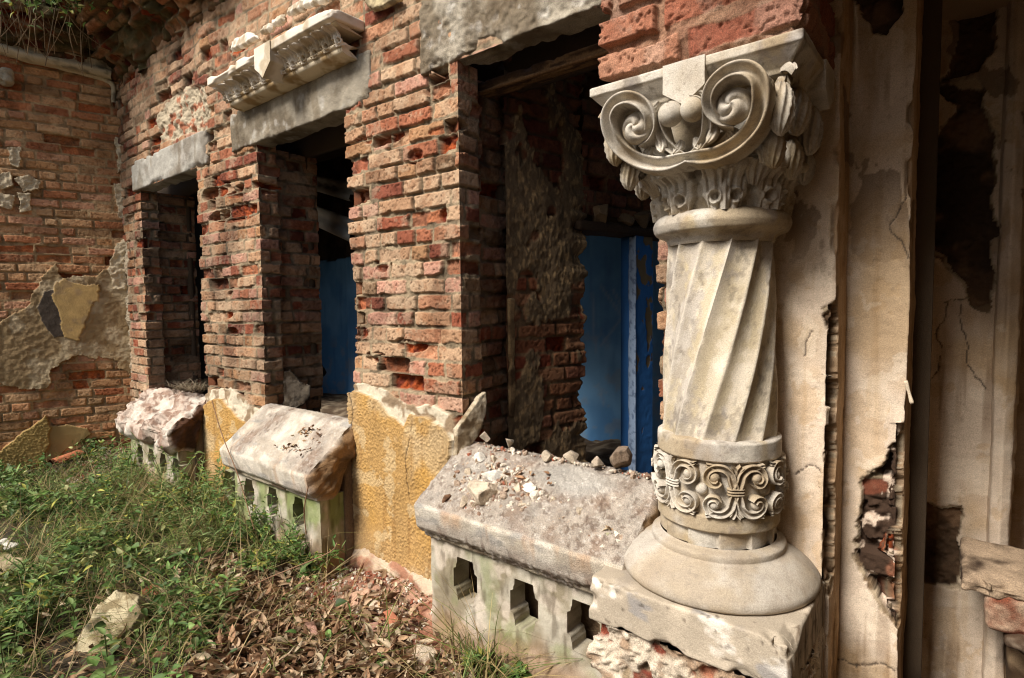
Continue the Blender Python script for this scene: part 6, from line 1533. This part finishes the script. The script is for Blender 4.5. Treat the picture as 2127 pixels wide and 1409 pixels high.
gcol = np.array([srgb(236, 222, 200) * .72, srgb(206, 180, 154) * .62, srgb(176, 140, 116) * .55, srgb(196, 120, 92) * .55])
gravel('sill_rubble', P, rg.uniform(.004, .013, len(P)) * rg.choice([1, 1, 1, 2.2], len(P)), gcol[rg.choice(4, len(P), p=[.4, .35, .18, .07])], 'fine plaster rubble and grit scattered over the near sill', 'rubble')
uh, vh = scat(150, [(945, 1010), (985, 965), (1040, 965), (1110, 1000), (1140, 1040), (1080, 1070), (990, 1060)], 9, .2); Ph = np.array([sill_pt(a, b_) for a, b_ in zip(uh, vh)]); Ph[:, 2] += .006 + .014 * rg.random(len(Ph))
gravel('sill_rubble', Ph, rg.uniform(.010, .026, len(Ph)), gcol[rg.choice(4, len(Ph), p=[.5, .3, .15, .05])], 'heap of crumbled plaster around the big chunk on the near sill', 'rubble')
P = on_ground(2600, -2.7, -1.3, -.7, -.05); P = P[(P[:, 1] < -.26) | (P[:, 0] < -1.85)]; P = P[rg.random(len(P)) < sstep(-.75, -.25, P[:, 1])]
gravel('ground_rubble', P + np.array([0, 0, .004]), rg.uniform(.004, .016, len(P)) * rg.choice([1, 1, 1.8], len(P)), gcol[rg.choice(4, len(P), p=[.25, .3, .25, .2])], 'crumbled plaster and brick grit at the foot of the big pier', 'rubble')
P = on_ground(1500, -6.1, -4.6, -.6, -.0); P = P[((P[:, 0] + 6.1) * LN[0] + P[:, 1] * LN[1] > .02)]
gravel('ground_rubble', P + np.array([0, 0, .006]), rg.uniform(.006, .03, len(P)), gcol[rg.choice(4, len(P), p=[.25, .3, .25, .2])], 'rubble heap in the far corner between side wall and far parapet', 'rubble')
X = rg.uniform(-5.5, -4.5, 300); Y = rg.uniform(-.2, .12, 300)
# dry leaves on the sills
def leaf_cluster(name, uvs, fn, label, L=.03, seed=0, colr=None):
    P = np.array([fn(u, v) for u, v in uvs]) + np.array([0, -.004, .016]); n = len(P); r_ = np.random.default_rng(seed)
    V, q, c = leaf_mesh(n, P, L * r_.uniform(.7, 1.4, n), L * r_.uniform(.35, .6, n), r_.uniform(0, 6.3, n), r_.uniform(-.1, .6, n), r_.normal(0, .6, n), r_.uniform(-.5, .6, n), (DL if colr is None else colr)[r_.integers(0, 6, n)] * r_.uniform(.9, 1.35, (n, 1)), 5, 7, 1.0, r_.uniform(-.3, .4, n))
    return tag(mesh_obj(name, V, q, M_DRY, None, c), label, 'leaves', None, 'stuff')
def sill2_pt(u, v): return at_plane(u, v, np.array([-3.0, -.14, -.73]), _unit([0, -.58, .81]))
r1 = np.random.default_rng(5)
leaf_cluster('dry_leaves', [(645 + r1.normal(0, 16), 908 + r1.normal(0, 8)) for _ in range(26)] + [(595 + r1.normal(0, 18), 938 + r1.normal(0, 6)) for _ in range(14)] + [(668, 925), (640, 940), (625, 955)], sill2_pt, 'dry leaf crumbs lying on the white sill of the middle window', .026, 6)
leaf_cluster('dry_leaves', [(1090 + r1.normal(0, 28), 1010 + r1.normal(0, 14)) for _ in range(22)] + [(1268 + r1.normal(0, 6), 1108 + r1.normal(0, 6)) for _ in range(6)] + [(930, 1048), (945, 1000), (1030, 985)], sill_pt, 'dry curled leaves caught in the rubble on the near sill', .03, 7)
# ---------------------------------------------------------------- roots and shrub hanging over the far corner
hang = empty('hanging_roots', tuple(LP(60, 40, .5)), 'dry roots and straw hanging from the broken eave at top left', 'roots')
A = Acc(); ang = np.linspace(0, 2 * PI, 6); prc = np.stack([np.cos(ang), np.sin(ang)], 1)
r2 = np.random.default_rng(8)
for k in range(70):
    u0, v0 = r2.uniform(-40, 190), r2.uniform(-60, 40); Ln = r2.uniform(40, 130); off = r2.uniform(.25, .6); dx_ = r2.normal(10, 35)
    pts = smooth_path([LP(u0, v0, off), LP(u0 + dx_ * .4 + r2.normal(0, 6), v0 + Ln * .5, off * .95), LP(u0 + dx_, v0 + Ln, off * .85)], 14)
    A.grid(sweep(pts, np.tile([.8, -.4, 0], (14, 1)), r2.uniform(.0015, .004), .003, prc), np.array([.22, .15, .08]) * r2.uniform(.4, 1.5))
A.build('root_strands', M_STEM, hang)
shrub = empty('overhanging_shrub', tuple(LP(150, 10, .7)), 'green leafy shrub overhanging the eave in the top left corner', 'shrub')
n = 700; P = np.array([LP(r2.normal(140, 60), r2.normal(-30, 28), r2.uniform(.45, .95)) for _ in range(n)])
V, q, c = leaf_mesh(n, P, r2.uniform(.03, .06, n), r2.uniform(.018, .035, n), r2.uniform(0, 6.3, n), r2.uniform(-.9, .5, n), r2.normal(0, .6, n), r2.uniform(0, .5, n), LG[r2.integers(1, 6, n)] * r2.uniform(.7, 1.2, (n, 1)))
mesh_obj('foliage', V, q, M_LEAF, shrub, c)
A = Acc()
for k in range(9):
    pts = smooth_path([LP(r2.uniform(60, 220), -90, .7), LP(r2.uniform(80, 220), -40, .7), LP(r2.uniform(60, 240), 5, .7)], 14); A.grid(sweep(pts, np.tile([.8, -.4, 0], (14, 1)), .006, .006, prc), np.array([.12, .08, .05]))
A.build('stems', M_STEM, shrub)
# small finds: a straw nest on the far sill, a bent stalk, twigs on the near sill, a corner plant
n = 260; bs = np.array([atY(u, v, -.02) for u, v in zip(rg.uniform(362, 410, n), rg.uniform(786, 816, n))])
bs[:, 2] = np.clip(bs[:, 2], -.68, -.60); bs[:, 1] = rg.uniform(-.06, .08, n)
V, q, c = ribbons(bs, rg.uniform(.02, .07, n), rg.uniform(.003, .006, n), rg.uniform(.5, 3, n), rg.uniform(0, 2 * PI, n), rg.uniform(-.5, 1, n), np.tile([.20, .15, .09], (n, 1)) * rg.uniform(.3, 1.3, (n, 1)), np.tile([.30, .24, .16], (n, 1)) * rg.uniform(.4, 1.4, (n, 1)))
tag(mesh_obj('straw_nest', V, q, M_DRY, None, c), 'tangle of straw and twigs lodged on the broken sill of the far window', 'straw', None, 'stuff')
for pts, lab in (([(440, 832, -.30), (462, 905, -.31), (495, 990, -.32), (528, 1100, -.34)], 'long thin brown stalk leaning across the mossy parapet'), ([(415, 1265, -.8), (560, 1200, -.55), (680, 1150, -.40), (700, 1128, -.36)], 'reddish bramble stem arching from the brown leaves to the mossy panel'), ([(640, 1010, -.34), (632, 1060, -.34), (636, 1110, -.33)], 'short dry stalk hanging before the mossy panel')):
    tag(tube('plant_stalk', [atY(*p) for p in pts], .0028, M_STEM, None, 40, np.array([.20, .11, .06])), lab, 'stalk')
for k, (u, v, L_) in enumerate([(1160, 1105, .05), (1122, 1052, .035), (1188, 1095, .03)]):
    p = sill_pt(u, v); p[2] += .006; a = .6 + k * 1.1
    tag(tube('twig', [p, p + np.array([L_ * .5 * math.cos(a), L_ * .3, L_ * .28]), p + np.array([L_ * math.cos(a), L_ * .75, L_ * .52])], .0028, M_WOOD, None, 10, np.array([.03, .022, .018])), ['biggest dark twig lying on the near sill', 'dark twig by the dry leaves on the near sill', 'smallest dark twig on the right of the near sill'][k], 'twig')
p = LP(262, 905, .10); copy_thing(protos[0], p, 2.2, 1.2, 'young plant rooted in the wall corner left of the far sill')
bpy.context.view_layer.update()
